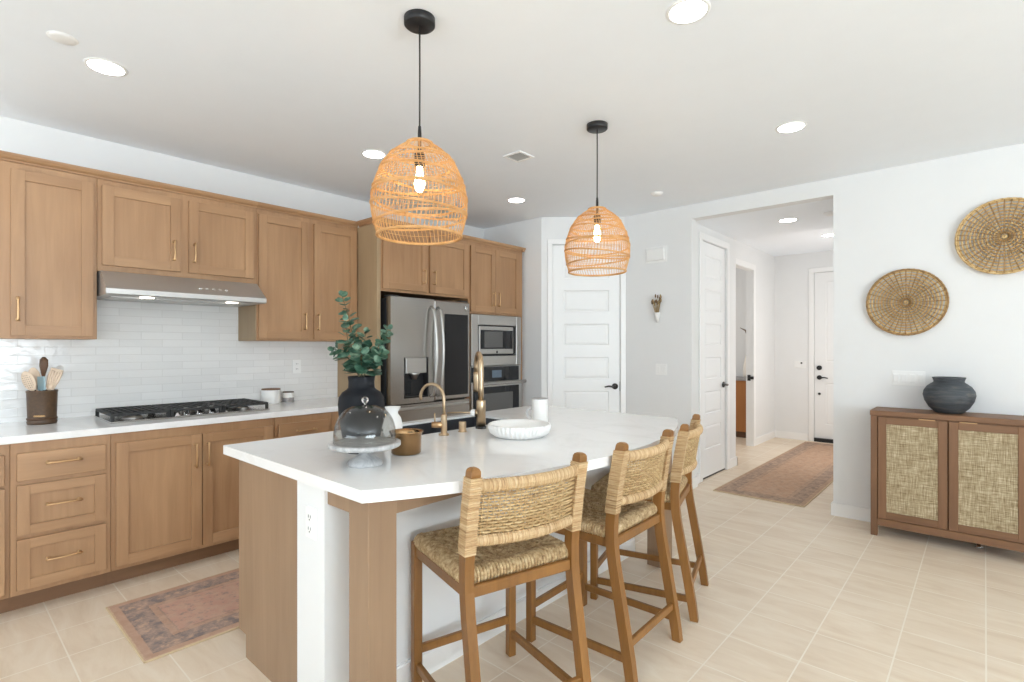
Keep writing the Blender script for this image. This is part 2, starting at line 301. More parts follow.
# ------------------------------------------------------------------ mesh builder
class MB:
    def __init__(s): s.V = []; s.F = []; s.S = []; s.I = []
    def add(s, V, F, smooth=False, mi=0):
        o = len(s.V); s.V += [tuple(v) for v in V]
        for f in F: s.F.append([i+o for i in f]); s.S.append(smooth); s.I.append(mi)
        return s
    def box(s, x0, x1, y0, y1, z0, z1, b=0.0, mi=0, T=None):
        x0, x1 = min(x0, x1), max(x0, x1); y0, y1 = min(y0, y1), max(y0, y1); z0, z1 = min(z0, z1), max(z0, z1)
        b = min(b, (x1-x0)*.45, (y1-y0)*.45, (z1-z0)*.45)
        if b <= 0:
            V = [(x, y, z) for x in (x0, x1) for y in (y0, y1) for z in (z0, z1)]
            F = [(0, 1, 3, 2), (4, 6, 7, 5), (0, 4, 5, 1), (2, 3, 7, 6), (0, 2, 6, 4), (1, 5, 7, 3)]
        else:
            V = []; idx = {}
            X = ((x0, x0+b), (x1, x1-b)); Y = ((y0, y0+b), (y1, y1-b)); Z = ((z0, z0+b), (z1, z1-b))
            for i in (0, 1):
                for j in (0, 1):
                    for k in (0, 1):
                        idx[i, j, k, 0] = len(V); V.append((X[i][0], Y[j][1], Z[k][1]))
                        idx[i, j, k, 1] = len(V); V.append((X[i][1], Y[j][0], Z[k][1]))
                        idx[i, j, k, 2] = len(V); V.append((X[i][1], Y[j][1], Z[k][0]))
            F = []
            for i in (0, 1): F.append([idx[i, j, k, 0] for j, k in ((0, 0), (0, 1), (1, 1), (1, 0))])
            for j in (0, 1): F.append([idx[i, j, k, 1] for i, k in ((0, 0), (1, 0), (1, 1), (0, 1))])
            for k in (0, 1): F.append([idx[i, j, k, 2] for i, j in ((0, 0), (0, 1), (1, 1), (1, 0))])
            for i in (0, 1):
                for j in (0, 1): F.append([idx[i, j, 0, 0], idx[i, j, 1, 0], idx[i, j, 1, 1], idx[i, j, 0, 1]])
            for i in (0, 1):
                for k in (0, 1): F.append([idx[i, 0, k, 0], idx[i, 1, k, 0], idx[i, 1, k, 2], idx[i, 0, k, 2]])
            for j in (0, 1):
                for k in (0, 1): F.append([idx[0, j, k, 1], idx[1, j, k, 1], idx[1, j, k, 2], idx[0, j, k, 2]])
            for i in (0, 1):
                for j in (0, 1):
                    for k in (0, 1): F.append([idx[i, j, k, n] for n in (0, 1, 2)])
        if T is not None: V = [T @ Vector(v) for v in V]
        return s.add(V, F, False, mi)
    def prism(s, poly, z0, z1, mi=0, T=None):
        n = len(poly); V = [(p[0], p[1], z0) for p in poly]+[(p[0], p[1], z1) for p in poly]
        F = [list(range(n))[::-1], list(range(n, 2*n))]+[(i, (i+1) % n, n+(i+1) % n, n+i) for i in range(n)]
        if T is not None: V = [T @ Vector(v) for v in V]
        return s.add(V, F, False, mi)
    def lathe(s, prof, c=(0, 0, 0), seg=32, mi=0, flute=0, amp=0.0, smooth=True, T=None, sx=1.0):
        V = []; F = []; n = len(prof)
        for k in range(seg):
            a = 2*pi*k/seg
            for p in prof:
                r, z = p[0], p[1]; fa = p[2] if len(p) > 2 else 0
                rr = r+fa*amp*cos(flute*a) if flute else r
                V.append((c[0]+rr*cos(a)*sx, c[1]+rr*sin(a), c[2]+z))
        for k in range(seg):
            k2 = (k+1) % seg
            for i in range(n-1):
                F.append((k*n+i, k2*n+i, k2*n+i+1, k*n+i+1))
        if prof[0][0] > 1e-5: F.append([k*n for k in range(seg)][::-1])
        if prof[-1][0] > 1e-5: F.append([k*n+n-1 for k in range(seg)])
        if T is not None: V = [T @ Vector(v) for v in V]
        return s.add(V, F, smooth, mi)
    def tube(s, pts, r, seg=8, closed=False, cap=True, mi=0, smooth=True, flat=1.0, up=None):
        P = [Vector(p) for p in pts]; n = len(P); R = r if isinstance(r, (list, tuple)) else [r]*n
        V = []; F = []; prev = None
        for i in range(n):
            if closed: t = P[(i+1) % n]-P[i-1]
            else: t = P[min(i+1, n-1)]-P[max(i-1, 0)]
            if t.length < 1e-9: t = Vector((0, 0, 1))
            t.normalize()
            if up is not None: a = Vector(up)-t*t.dot(Vector(up))
            elif prev is None:
                q = Vector((0, 0, 1)) if abs(t.z) < 0.9 else Vector((1, 0, 0)); a = q-t*t.dot(q)
            else: a = prev-t*t.dot(prev)
            if a.length < 1e-6: a = t.orthogonal()
            a.normalize(); prev = a; bb = t.cross(a)
            for k in range(seg):
                an = 2*pi*k/seg; V.append(P[i]+(a*cos(an)*flat+bb*sin(an))*R[i])
        m = n if closed else n-1
        for i in range(m):
            j = (i+1) % n
            for k in range(seg):
                k2 = (k+1) % seg; F.append((i*seg+k, i*seg+k2, j*seg+k2, j*seg+k))
        if cap and not closed:
            F.append(list(range(seg))[::-1]); F.append([(n-1)*seg+k for k in range(seg)])
        return s.add(V, F, smooth, mi)
    def cyl(s, p0, p1, r0, r1=None, seg=20, mi=0):
        return s.tube([p0, p1], [r0, r0 if r1 is None else r1], seg, mi=mi)
    def ell(s, c, rx, ry, rz, seg=16, rings=10, mi=0, T=None):
        pr = []
        V = []; F = []
        for i in range(rings+1):
            ph = -pi/2+pi*i/rings
            for k in range(seg):
                a = 2*pi*k/seg; V.append(Vector((rx*cos(ph)*cos(a), ry*cos(ph)*sin(a), rz*sin(ph))))
        if T is not None: V = [T @ v for v in V]
        V = [v+Vector(c) for v in V]
        for i in range(rings):
            for k in range(seg):
                k2 = (k+1) % seg; F.append((i*seg+k, i*seg+k2, (i+1)*seg+k2, (i+1)*seg+k))
        return s.add(V, F, True, mi)
    def sweep(s, sections, smooth=False, cap=True, mi=0):
        n = len(sections[0]); V = [p for sec in sections for p in sec]; F = []
        for i in range(len(sections)-1):
            for k in range(n):
                k2 = (k+1) % n; F.append((i*n+k, i*n+k2, (i+1)*n+k2, (i+1)*n+k))
        if cap: F.append(list(range(n))[::-1]); F.append([(len(sections)-1)*n+k for k in range(n)])
        return s.add(V, F, smooth, mi)

WM = {}
def empty(name, loc, rz=0.0, label=None, cat=None, group=None, kind=None):
    o = bpy.data.objects.new(name, None); COL.objects.link(o); o.location = loc; o.rotation_euler = (0, 0, rz); o.empty_display_size = 0.1
    WM[o.name] = Matrix.Translation(loc) @ Matrix.Rotation(rz, 4, 'Z')
    return tag(o, label, cat, group, kind)
def tag(o, label=None, cat=None, group=None, kind=None):
    if label: o['label'] = label
    if cat: o['category'] = cat
    if group: o['group'] = group
    if kind: o['kind'] = kind
    return o
def make(name, mb, mats, parent=None, origin=None, local=False, recalc=True):
    """One mesh object. mb is in world coords (or, with local=True, already in the parent's frame)."""
    if not isinstance(mats, (list, tuple)): mats = [mats]
    me = bpy.data.meshes.new(name)
    V = mb.V
    if parent is not None:
        W = WM[parent.name]
        if not local:
            iv = W.inverted(); V = [iv @ Vector(v) for v in V]
    else:
        if origin is None:
            xs = [v[0] for v in V]; ys = [v[1] for v in V]; zs = [v[2] for v in V]
            origin = ((min(xs)+max(xs))/2, (min(ys)+max(ys))/2, min(zs))
        W = Matrix.Translation(origin)
        V = [(v[0]-origin[0], v[1]-origin[1], v[2]-origin[2]) for v in V]
    me.from_pydata([tuple(v) for v in V], [], mb.F)
    for m in mats: me.materials.append(M[m])
    me.polygons.foreach_set('use_smooth', mb.S); me.polygons.foreach_set('material_index', mb.I)
    me.update()
    if recalc:
        import bmesh
        b = bmesh.new(); b.from_mesh(me); bmesh.ops.recalc_face_normals(b, faces=b.faces); b.to_mesh(me); b.free()
    o = bpy.data.objects.new(name, me); COL.objects.link(o)
    if parent is not None: o.parent = parent
    else: o.location = origin
    WM[o.name] = W
    return o
def struct(name, mb, mat, parent=None, **k):
    o = make(name, mb, mat, parent, origin=(0, 0, 0) if parent is None else None, **k)
    o['kind'] = 'structure'; return o
def copy_tree(o, parent=None):
    c = o.copy(); COL.objects.link(c)
    if parent is not None: c.parent = parent
    for ch in list(o.children): copy_tree(ch, c)
    return c

# ------------------------------------------------------------------ room shell
XL, YR, YB = -4.345, 4.93, 4.345          # stove wall, sideboard wall, oven-side return wall
DA, DB = Vector((-3.48, 4.345)), Vector((-2.83, 4.93))   # pantry diagonal
OX0, OX1 = -2.10, -0.915                  # hall opening
HX, HY1, FX, FY = -2.14, 6.26, -2.37, 8.6 # hall left wall, its end, foyer left wall, foyer end
SOF = 2.60
B = MB
struct('floor', MB().box(-5.2, 5.12, -4.72, 9.0, -0.08, 0.0), 'floor')
mb = MB().box(-4.5, 5.12, -4.72, YR, CEIL, CEIL+0.1)
struct('ceiling', mb, 'ceiling')
struct('wall_left', MB().box(XL-0.12, XL, -4.72, YB+0.12, 0, CEIL), 'wall')
struct('wall_return', MB().box(XL, DA.x, YB, YB+0.12, 0, CEIL), 'wall')
# diagonal wall with a door hole: build in a local frame, x along the wall, y into the pantry
dv = (DB-DA); DL = dv.length; dang = atan2(dv.y, dv.x)
TD = Matrix.Translation((DA.x, DA.y, 0)) @ Matrix.Rotation(dang, 4, 'Z')
d0, d1, DTOP = 0.118, 0.832, 2.445
mb = MB()
mb.box(0, d0, 0, 0.1, 0, CEIL, T=TD); mb.box(d1, DL, 0, 0.1, 0, CEIL, T=TD); mb.box(d0, d1, 0, 0.1, DTOP, CEIL, T=TD)
struct('wall_pantry', mb, 'wall')
mb = MB()
mb.box(DB.x-0.02, OX0, YR, YR+0.12, 0, CEIL); mb.box(OX1, 5.12, YR, YR+0.12, 0, CEIL)
mb.box(OX0, OX1, YR, YR+0.12, SOF, CEIL)
struct('wall_right', mb, 'wall')
# hall and foyer
h0, h1, HTOP = 5.27, 5.955, 2.455
mb = MB()
mb.box(HX-0.1, HX, YR+0.12, h0, 0, SOF); mb.box(HX-0.1, HX, h1, HY1, 0, SOF); mb.box(HX-0.1, HX, h0, h1, HTOP, SOF); mb.box(HX-0.06, HX-0.05, h0, h1, 0, HTOP)
mb.box(FX-0.09, HX-0.1, HY1-0.1, HY1, 0, CEIL)
struct('wall_hall_left', mb, 'wall')
struct('ceiling_hall', MB().box(HX-0.1, 0.0, YR+0.12, HY1, SOF, CEIL+0.1), 'ceiling')
struct('ceiling_foyer', MB().box(-5.2, 0.0, HY1, FY+0.4, CEIL, CEIL+0.1), 'ceiling')
struct('wall_hall_right', MB().box(-0.84, -0.72, YR+0.12, FY+0.1, 0, CEIL), 'wall')
f0, f1, FTOP = 6.45, 7.60, 2.42
mb = MB()
mb.box(FX-0.09, FX, HY1, f0, 0, CEIL); mb.box(FX-0.09, FX, f1, FY, 0, CEIL); mb.box(FX-0.09, FX, f0, f1, FTOP, CEIL)
struct('wall_foyer_left', mb, 'wall')
e0, e1, ETOP = -1.84, -0.92, 2.44
mb = MB()
mb.box(-5.2, e0, FY, FY+0.12, 0, CEIL); mb.box(e1, -0.72, FY, FY+0.12, 0, CEIL); mb.box(e0, e1, FY, FY+0.12, ETOP, CEIL)
struct('wall_foyer_end', mb, 'wall')
struct('wall_study', MB().box(-5.2, -5.1, 5.6, FY, 0, CEIL).box(-5.2, FX-0.09, 5.6, 5.7, 0, CEIL), 'wall')
# walls behind the camera, with windows
mb = MB()
mb.box(-4.5, -3.2, -4.72, -4.6, 0, CEIL); mb.box(2.8, 5.12, -4.72, -4.6, 0, CEIL); mb.box(-3.2, 2.8, -4.72, -4.6, 2.42, CEIL)
struct('wall_back', mb, 'wall')
mb = MB()
mb.box(5.0, 5.12, -4.6, -2.8, 0, CEIL); mb.box(5.0, 5.12, 1.6, YR, 0, CEIL); mb.box(5.0, 5.12, -2.8, 1.6, 2.42, CEIL); mb.box(5.0, 5.12, -2.8, 1.6, 0, 0.38)
struct('wall_side', mb, 'wall')
def win(name, axis, c, a0, a1, z0, z1, n):
    mb = MB(); t = 0.05
    ed = [a0+(a1-a0)*i/n for i in range(n+1)]
    for e in ed:
        lo, hi = e-t, e+t
        mb.box(*((lo, hi, c-.03, c+.03) if axis == 'y' else (c-.03, c+.03, lo, hi)), z0, z1, 0.004)
    for z in (z0, z1-0.06):
        mb.box(*((a0, a1, c-.03, c+.03) if axis == 'y' else (c-.03, c+.03, a0, a1)), z, z+0.06, 0.004)
    struct(name, mb, 'trim')
win('window_1', 'y', -4.62, -3.2, 2.8, 0, 2.42, 4)
win('window_2', 'x', 5.02, -2.8, 1.6, 0.38, 2.42, 3)

# baseboards
def bb(mb, x0, x1, y0, y1): mb.box(x0, x1, y0, y1, 0, 0.095, 0.0).box(x0+0.002 if x1-x0 < .03 else x0, x1-0.002 if x1-x0 < .03 else x1, y0+0.002 if y1-y0 < .03 else y0, y1-0.002 if y1-y0 < .03 else y1, 0.095, 0.102)
mb = MB(); bb(mb, OX1, 5.0, YR-0.014, YR); bb(mb, OX1-0.014, OX1, YR-0.014, YR+0.12); bb(mb, DB.x+0.03, OX0, YR-0.014, YR); bb(mb, OX0, OX0+0.014, YR-0.014, YR+0.12)
struct('baseboard_right', mb, 'trim')
mb = MB(); bb(mb, HX, HX+0.014, h1+0.08, HY1+0.014); bb(mb, HX, HX+0.014, YR+0.12, h0-0.08); bb(mb, FX, HX+0.014, HY1, HY1+0.014); bb(mb, FX, FX+0.014, HY1, f0-0.08); bb(mb, FX, FX+0.014, f1+0.08, FY)
struct('baseboard_hall', mb, 'trim')
mb = MB(); bb(mb, FX, e0-0.08, FY-0.014, FY)
struct('baseboard_foyer', mb, 'trim')

# doors
def panel_door(mb, w, z0, z1, T, y, panels, margin):
    """slab in local frame x 0..w, front face at y (towards -y), with recessed field panels"""
    mb.box(0, w, y+0.008, y+0.04, z0, z1, T=T)
    xs = margin
    zs = sorted(panels)
    mb.box(0, xs, y, y+0.008, z0, z1, 0, T=T); mb.box(w-xs, w, y, y+0.008, z0, z1, 0, T=T)
    prev = z0
    for a, b in zs+[(z1, None)]:
        mb.box(xs, w-xs, y, y+0.008, prev, a, 0, T=T); prev = b
    for a, b in zs:
        x0, x1 = xs, w-xs; g = 0.03
        V = [(x0, y, a), (x1, y, a), (x1, y, b), (x0, y, b)]
        V2 = [(x0+.008, y+.0078, a+.008), (x1-.008, y+.0078, a+.008), (x1-.008, y+.0078, b-.008), (x0+.008, y+.0078, b-.008)]
        V3 = [(x0+g, y+.002, a+g), (x1-g, y+.002, a+g), (x1-g, y+.002, b-g), (x0+g, y+.002, b-g)]
        allV = [T @ Vector(v) for v in V+V2+V3]; F = []
        for k in range(4):
            F.append((k, (k+1) % 4, 4+(k+1) % 4, 4+k)); F.append((4+k, 4+(k+1) % 4, 8+(k+1) % 4, 8+k))
        F.append((8, 9, 10, 11)); mb.add(allV, F)
def casing(mb, x0, x1, top, T, wd=0.07, y=0.0):
    mb.box(x0-wd, x0, y-0.016, y, 0, top, 0.004, T=T); mb.box(x1, x1+wd, y-0.016, y, 0, top, 0.004, T=T); mb.box(x0-wd, x1+wd, y-0.016, y, top, top+wd, 0.004, T=T)
def lever(parent, T, x, y, z, sgn, mat='dark_metal', kname='handle'):
    mb = MB()
    p = lambda a, b, c: T @ Vector((a, b, c))
    mb.cyl(p(x, y, z), p(x, y-0.012, z), 0.032, seg=24); mb.cyl(p(x, y-0.012, z), p(x, y-0.05, z), 0.011, seg=12)
    mb.tube([p(x, y-0.05, z), p(x+sgn*.03, y-0.052, z), p(x+sgn*.075, y-0.05, z+.004), p(x+sgn*.115, y-0.045, z-.006)], [0.011, 0.011, 0.009, 0.007], 10)
    return make(kname, mb, mat, parent)
P6 = [(0.30, 0.545), (0.67, 0.90), (1.03, 1.255), (1.385, 1.61), (1.74, 1.965), (2.09, 2.315)]
# pantry door
e = empty('door_1', (DA.x+dv.x*.545, DA.y+dv.y*.545, 0), kind='structure')
mb = MB(); panel_door(mb, d1-d0-0.006, 0.012, DTOP-0.004, TD @ Matrix.Translation((d0+.003, 0, 0)), 0.012, P6, 0.115); make('slab', mb, 'door', e)
lever(e, TD, d1-0.055, 0.012, 0.95, -1)
mb = MB().box(d1-0.004, d1+0.004, 0.006, 0.03, 0.90, 1.0, T=TD); make('latch_plate', mb, 'dark_metal', e)
mb = MB(); casing(mb, d0, d1, DTOP, TD, 0.055); struct('trim_1', mb, 'trim')
# hall door (faces +X): local x runs along +Y reversed so the front looks to +X
TH = Matrix.Translation((HX, h0, 0)) @ Matrix.Rotation(pi/2, 4, 'Z')       # local x -> +Y, local -y -> +X
e = empty('door_2', (HX, (h0+h1)/2, 0), kind='structure')
mb = MB(); panel_door(mb, h1-h0-0.006, 0.018, HTOP-0.004, TH @ Matrix.Translation((.003, 0, 0)), 0.012, P6, 0.115); make('slab', mb, 'door', e)
lever(e, TH, h1-h0-0.06, 0.012, 0.95, -1)
make('door_sweep_or_shade', MB().box(.003, h1-h0-.003, .014, .04, 0.001, .017, T=TH), 'black', e)  # black strip in the gap, standing for the shadow under this door
mb = MB(); casing(mb, 0, h1-h0, HTOP, TH); struct('trim_2', mb, 'trim')
# study opening casing + strike
TF = Matrix.Translation((FX, f0, 0)) @ Matrix.Rotation(pi/2, 4, 'Z')
mb = MB(); casing(mb, 0, f1-f0, FTOP, TF, 0.08); struct('trim_3', mb, 'trim')
tag(make('strike_plate', MB().box(FX-0.07, FX-0.03, f1-.006, f1, 0.90, 0.98).box(FX-0.03, FX+0.012, f1-0.012, f1+.004, 0.92, 0.96), 'black'), 'black strike plate on the jamb of the open study doorway', 'strike plate')
# front door
TE = Matrix.Translation((e0, FY, 0))
e = empty('door_3', ((e0+e1)/2, FY, 0), kind='structure')
mb = MB(); panel_door(mb, e1-e0-.006, 0.05, ETOP-.004, TE @ Matrix.Translation((.003, 0, 0)), 0.03, [(0.25, 0.85), (1.15, 2.3)], 0.14); make('slab', mb, 'door', e)
make('door_sweep_or_shade', MB().box(e0+.003, e1-.003, FY-.01, FY+.06, 0.0, .052), 'black', e)  # the front door's own black sweep
lever(e, TE, 0.065, 0.03, 0.925, 1, 'black')
make('deadbolt', MB().cyl((e0+.065, FY+.03, 1.065), (e0+.065, FY+.005, 1.065), .033, seg=24), 'black', e)
make('bolt_cap', MB().cyl((e0+.065, FY+.03, .69), (e0+.065, FY+.02, .69), .017, seg=16), 'black', e)
mb = MB(); casing(mb, e0, e1, ETOP, Matrix.Translation((0, FY, 0)), 0.065); struct('trim_4', mb, 'trim')
# study console seen through the opening
e = empty('console_cabinet', (-2.95, 8.38, 0), label='brown wood console cabinet glimpsed through the open study doorway', cat='cabinet')
make('body', MB().box(-3.5, -2.5, 8.2, 8.58, 0.09, 0.86, 0.004), 'console', e)
make('top', MB().box(-3.53, -2.48, 8.17, 8.59, 0.86, 0.90, 0.005), 'grey_cup', e)
make('plinth', MB().box(-3.48, -2.52, 8.23, 8.58, 0.0, 0.09), 'darkwood', e)
mb = MB().lathe([(0.0, 0.0), (.075, 0), (.09, .04), (.085, .16), (.06, .30), (.03, .42), (.022, .48), (.0, .48)], (-2.66, 8.36, 0.90), 24)
tag(make('bottle_vase', mb, 'cream_ceramic'), 'cream bottle shaped vase on the console beyond the study doorway', 'vase')
mb = MB(); mb.tube([(-2.66, 8.36, 1.36), (-2.67, 8.36, 1.5), (-2.72, 8.37, 1.62), (-2.8, 8.38, 1.66)], [.006, .008, .012, .004], 8)
mb.tube([(-2.66, 8.36, 1.36), (-2.65, 8.35, 1.46), (-2.60, 8.34, 1.5), (-2.57, 8.34, 1.40)], [.006, .010, .014, .004], 8)
tag(make('dried_twig', mb, 'drydark'), 'dark curved dried twig standing in the cream bottle vase', 'twig')

# ------------------------------------------------------------------ small room fittings
def disc_z(mb, x, y, z0, z1, r, seg=32, mi=0): mb.lathe([(0, z0), (r, z0), (r, z1), (0, z1)], (x, y, 0), seg, mi, smooth=False)
LIGHTS = [(-3.20, .594, CEIL, 'round recessed ceiling light above the left cabinets nearest the smoke detector'),
          (-3.227, 2.131, CEIL, 'round recessed ceiling light behind the near wicker pendant'),
          (-3.248, 3.685, CEIL, 'round recessed ceiling light above the oven tower'),
          (-0.90, 2.079, CEIL, 'large looking recessed ceiling light at the top edge of the picture'),
          (-0.897, 3.603, CEIL, 'round recessed ceiling light between the far pendant and the wall baskets'),
          (-1.423, 5.607, SOF, 'recessed light in the lowered hall ceiling'),
          (-1.417, 7.388, CEIL, 'recessed light in the foyer ceiling before the front door')]
for x, y, z, lab in LIGHTS:
    e = empty('ceiling_light', (x, y, z), label=lab, cat='ceiling light', group='recessed ceiling lights')
    mb = MB().lathe([(.072, -.001), (.074, -.005), (.086, -.003), (.088, 0.0)], (x, y, z), 40); make('trim_ring', mb, 'plastic', e)
    mb = MB(); disc_z(mb, x, y, z-.0045, z-.0005, .0725, 40); make('diffuser', mb, 'downlight', e)
for x, y, z, r, lab in ((-3.045, .41, CEIL, .052, 'flat white ceiling cover plate beside the first recessed light'), (-2.17, 4.352, CEIL, .05, 'white smoke detector on the ceiling before the hall opening'), (-1.05, 5.567, SOF, .06, 'white smoke detector on the hall ceiling')):
    e = empty('smoke_detector', (x, y, z), label=lab, cat='smoke detector')
    q_ = .3 if 'flat' in lab else 1.0
    make('housing', MB().lathe([(0, -.022*q_), (r*.7, -.022*q_), (r*.92, -.012*q_), (r, 0)], (x, y, z), 32), 'plastic', e)
    make('base_ring', MB().lathe([(r, -.006*q_), (r*1.06, -.005*q_), (r*1.08, 0)], (x, y, z), 32), 'plastic', e)
e = empty('ceiling_vent', (-2.49, 2.85, CEIL), label='small grey louvred air vent in the kitchen ceiling', cat='vent')
make('frame', MB().box(-2.57, -2.41, 2.77, 2.785, CEIL-.008, CEIL).box(-2.57, -2.41, 2.915, 2.93, CEIL-.008, CEIL).box(-2.57, -2.555, 2.785, 2.915, CEIL-.008, CEIL).box(-2.425, -2.41, 2.785, 2.915, CEIL-.008, CEIL), 'plastic', e)
mb = MB()
for i in range(7): mb.box(-2.555, -2.425, 2.79+i*.018, 2.798+i*.018, CEIL-.006, CEIL-.001)
make('louvres', mb, 'greige', e)

def wall_plate_y(name, label, cat, x0, x1, z0, z1, kind, y=YR):
    e = empty(name, ((x0+x1)/2, y, z0), label=label, cat=cat)
    make('plate', MB().box(x0, x1, y-.006, y, z0, z1, .002), 'plastic', e)
    if kind > 0:
        wd = (x1-x0)/kind
        for i in range(kind):
            c = x0+wd*(i+.5)
            make('rocker', MB().box(c-.016, c+.016, y-.011, y-.006, z0+.024, z1-.024, .002), 'plastic', e)
    return e
wall_plate_y('light_switch', 'four gang white light switch plate left of the dark jar', 'light switch', -.525, -.325, 1.075, 1.185, 4)
wall_plate_y('light_switch', 'faint white two gang switch plate below the dried flowers', 'light switch', -2.47, -2.35, 1.085, 1.195, 2)
e = wall_plate_y('door_chime', 'white speaker shaped chime box high on the wall above the dried flowers', 'chime', -2.58, -2.35, 2.215, 2.375, 0)
make('cover', MB().box(-2.565, -2.365, YR-.03, YR-.006, 2.23, 2.36, .012), 'plastic', e)
e = wall_plate_y('alarm_keypad', 'small white keypad on the foyer wall beside the front door', 'keypad', -2.10, -1.94, 1.06, 1.16, 0, FY)
make('sensor', MB().cyl((-2.0, FY-.006, 1.13), (-2.0, FY-.012, 1.13), .012, seg=12), 'black', e)
# dried flowers on the wall
e = empty('wall_flower_holder', (-2.44, YR-.02, 1.60), label='small white wall holder carrying dried flowers beside the pantry door', cat='wall vase')
make('pocket', MB().lathe([(0, 0), (.012, 0), (.022, .05), (.03, .10), (.027, .10), (.018, .05), (0, .01)], (-2.44, YR-.032, 1.61), 20), 'white_ceramic', e)
make('hook', MB().cyl((-2.44, YR, 1.70), (-2.44, YR-.012, 1.70), .006), 'dark_metal', e)
rnd = random.Random(4)
mb = MB(); md = MB()
for i in range(22):
    a = rnd.uniform(-.055, .055); b = rnd.uniform(-.05, -.01); h = rnd.uniform(.10, .19)
    p0 = (-2.44+a*.15, YR-.032, 1.66); p1 = (-2.44+a*.6, YR-.032+b*.4, 1.70+h*.4); p2 = (-2.44+a, YR-.035+b*.6, 1.69+h)
    mb.tube([p0, p1, p2], [.0015, .002, .001], 5)
    (md if i % 3 else mb).ell(p2, .008, .006, .02, 8, 6)
e = empty('dried_flowers', (-2.44, YR-.032, 1.66), label='small bunch of dried brown flowers on the wall right of the pantry door', cat='dried flowers')
make('stems', mb, 'drygrass', e); make('flower_heads', md, 'drydark', e)

# ------------------------------------------------------------------ cabinets
def shaker(mb, xf, y0, y1, z0, z1, rail=.058, th=.02, slab=False):
    """front whose face is at x = xf, facing +X; slot 0 vertical grain, 1 horizontal"""
    if slab: mb.box(xf-th, xf, y0, y1, z0, z1, .0025, 1); return
    mb.box(xf-th, xf, y0, y0+rail, z0, z1, .0009, 0); mb.box(xf-th, xf, y1-rail, y1, z0, z1, .0009, 0)
    mb.box(xf-th, xf, y0+rail, y1-rail, z0, z0+rail, .0009, 1); mb.box(xf-th, xf, y0+rail, y1-rail, z1-rail, z1, .0009, 1)
    mb.box(xf-th, xf-.010, y0+rail, y1-rail, z0+rail, z1-rail, 0, 0 if (z1-z0) > (y1-y0)*.6 else 1)
def pull(parent, xf, y, z, ln, vert, mat='brass', name='handle'):
    mb = MB(); d = Vector((0, 0, 1)) if vert else Vector((0, 1, 0)); c = Vector((xf, y, z)); n = Vector((1, 0, 0)); h = ln/2
    for s_ in (-1, 1):
        mb.cyl(c+d*s_*h*.86, c+d*s_*h*.86+n*.026, .0055, .0045, 10); mb.lathe([(0, 0), (.009, 0), (.008, .003), (0, .003)], (0, 0, 0), 12, T=Matrix.Translation(c+d*s_*h*.86) @ Matrix.Rotation(pi/2, 4, 'Y'))
    pts = [c+d*h*t+n*(.026+.007*(1-t*t)) for t in (-1, -.86, -.6, -.3, 0, .3, .6, .86, 1)]
    mb.tube(pts, [.0062, .0072, .0052, .0048, .0048, .0048, .0052, .0072, .0062], 10)
    return make(name, mb, mat, parent)
CABM = ['cab_v', 'cab_h']
def door(parent, xf, y0, y1, z0, z1, hy=None, hz=None, name='door', ln=.135):
    mb = MB(); shaker(mb, xf, y0, y1, z0, z1); o = make(name, mb, CABM, parent)
    if hy is not None: pull(o, xf, hy, hz, ln, True)
    return o
def drawer(parent, xf, y0, y1, z0, z1, hz, slab=False, ln=.148):
    mb = MB(); shaker(mb, xf, y0, y1, z0, z1, .05, slab=slab); o = make('drawer_front', mb, CABM, parent)
    pull(o, xf, (y0+y1)/2, hz, ln, False); return o
UZ0, UZ1, CRZ = 1.412, 2.39, 2.434
def crown(parent, xf, y0, y1, left_end=None, right_end=None):
    prof = [(-.02, UZ1), (.008, UZ1), (.008, UZ1+.010), (.022, UZ1+.020), (.03, UZ1+.034), (.03, CRZ), (-.02, CRZ)]
    secs = []
    for y in (y0, y1): secs.append([(xf+p[0], y, p[1]) for p in prof])
    mb = MB().sweep(secs)
    if left_end is not None:      # return along X on the side facing -Y, from xf back to left_end
        secs = [[(x, y0-p[0]+.0, p[1]) for p in prof] for x in (left_end, xf+.028)]; mb.sweep(secs)
    if right_end is not None:
        secs = [[(x, y1+p[0], p[1]) for p in prof] for x in (right_end, xf+.028)]; mb.sweep(secs)
    return make('crown_moulding', mb, 'cab_h', parent)
XU = -4.01
def upper(y0, y1, z0, label, doors):
    e = empty('wall_cabinet', ((XL+XU)/2, (y0+y1)/2, z0), label=label, cat='cabinet')
    mb = MB().box(XL+.002, XU, y0+.0006, y1-.0006, z0, UZ1, .0015)
    make('body', mb, 'cab_v', e)
    for d in doors: door(e, XU+.02, *d)
    crown(e, XU, y0, y1); return e
upper(.262, .70, UZ0, 'tall single door wood wall cabinet left of the range hood', [(.318, .68, 1.428, 2.352, .345, 1.575)])
upper(.70, 1.64, 1.828, 'short two door wood wall cabinet above the range hood', [(.722, 1.142, 1.866, 2.352, 1.10, 2.0), (1.192, 1.612, 1.866, 2.352, 1.222, 2.0)])
e = upper(1.64, 2.484, UZ0, 'tall two door wood wall cabinet between range hood and fridge', [(1.652, 2.034, 1.428, 2.352, 2.003, 1.565), (2.084, 2.462, 1.428, 2.352, 2.112, 1.565)])
make('end_panel', MB().box(XL+.004, XU-.004, 1.636, 1.6404, UZ0+.002, 1.81), 'cab_side', e, ).__setitem__('label', 'pale grey green end panel')
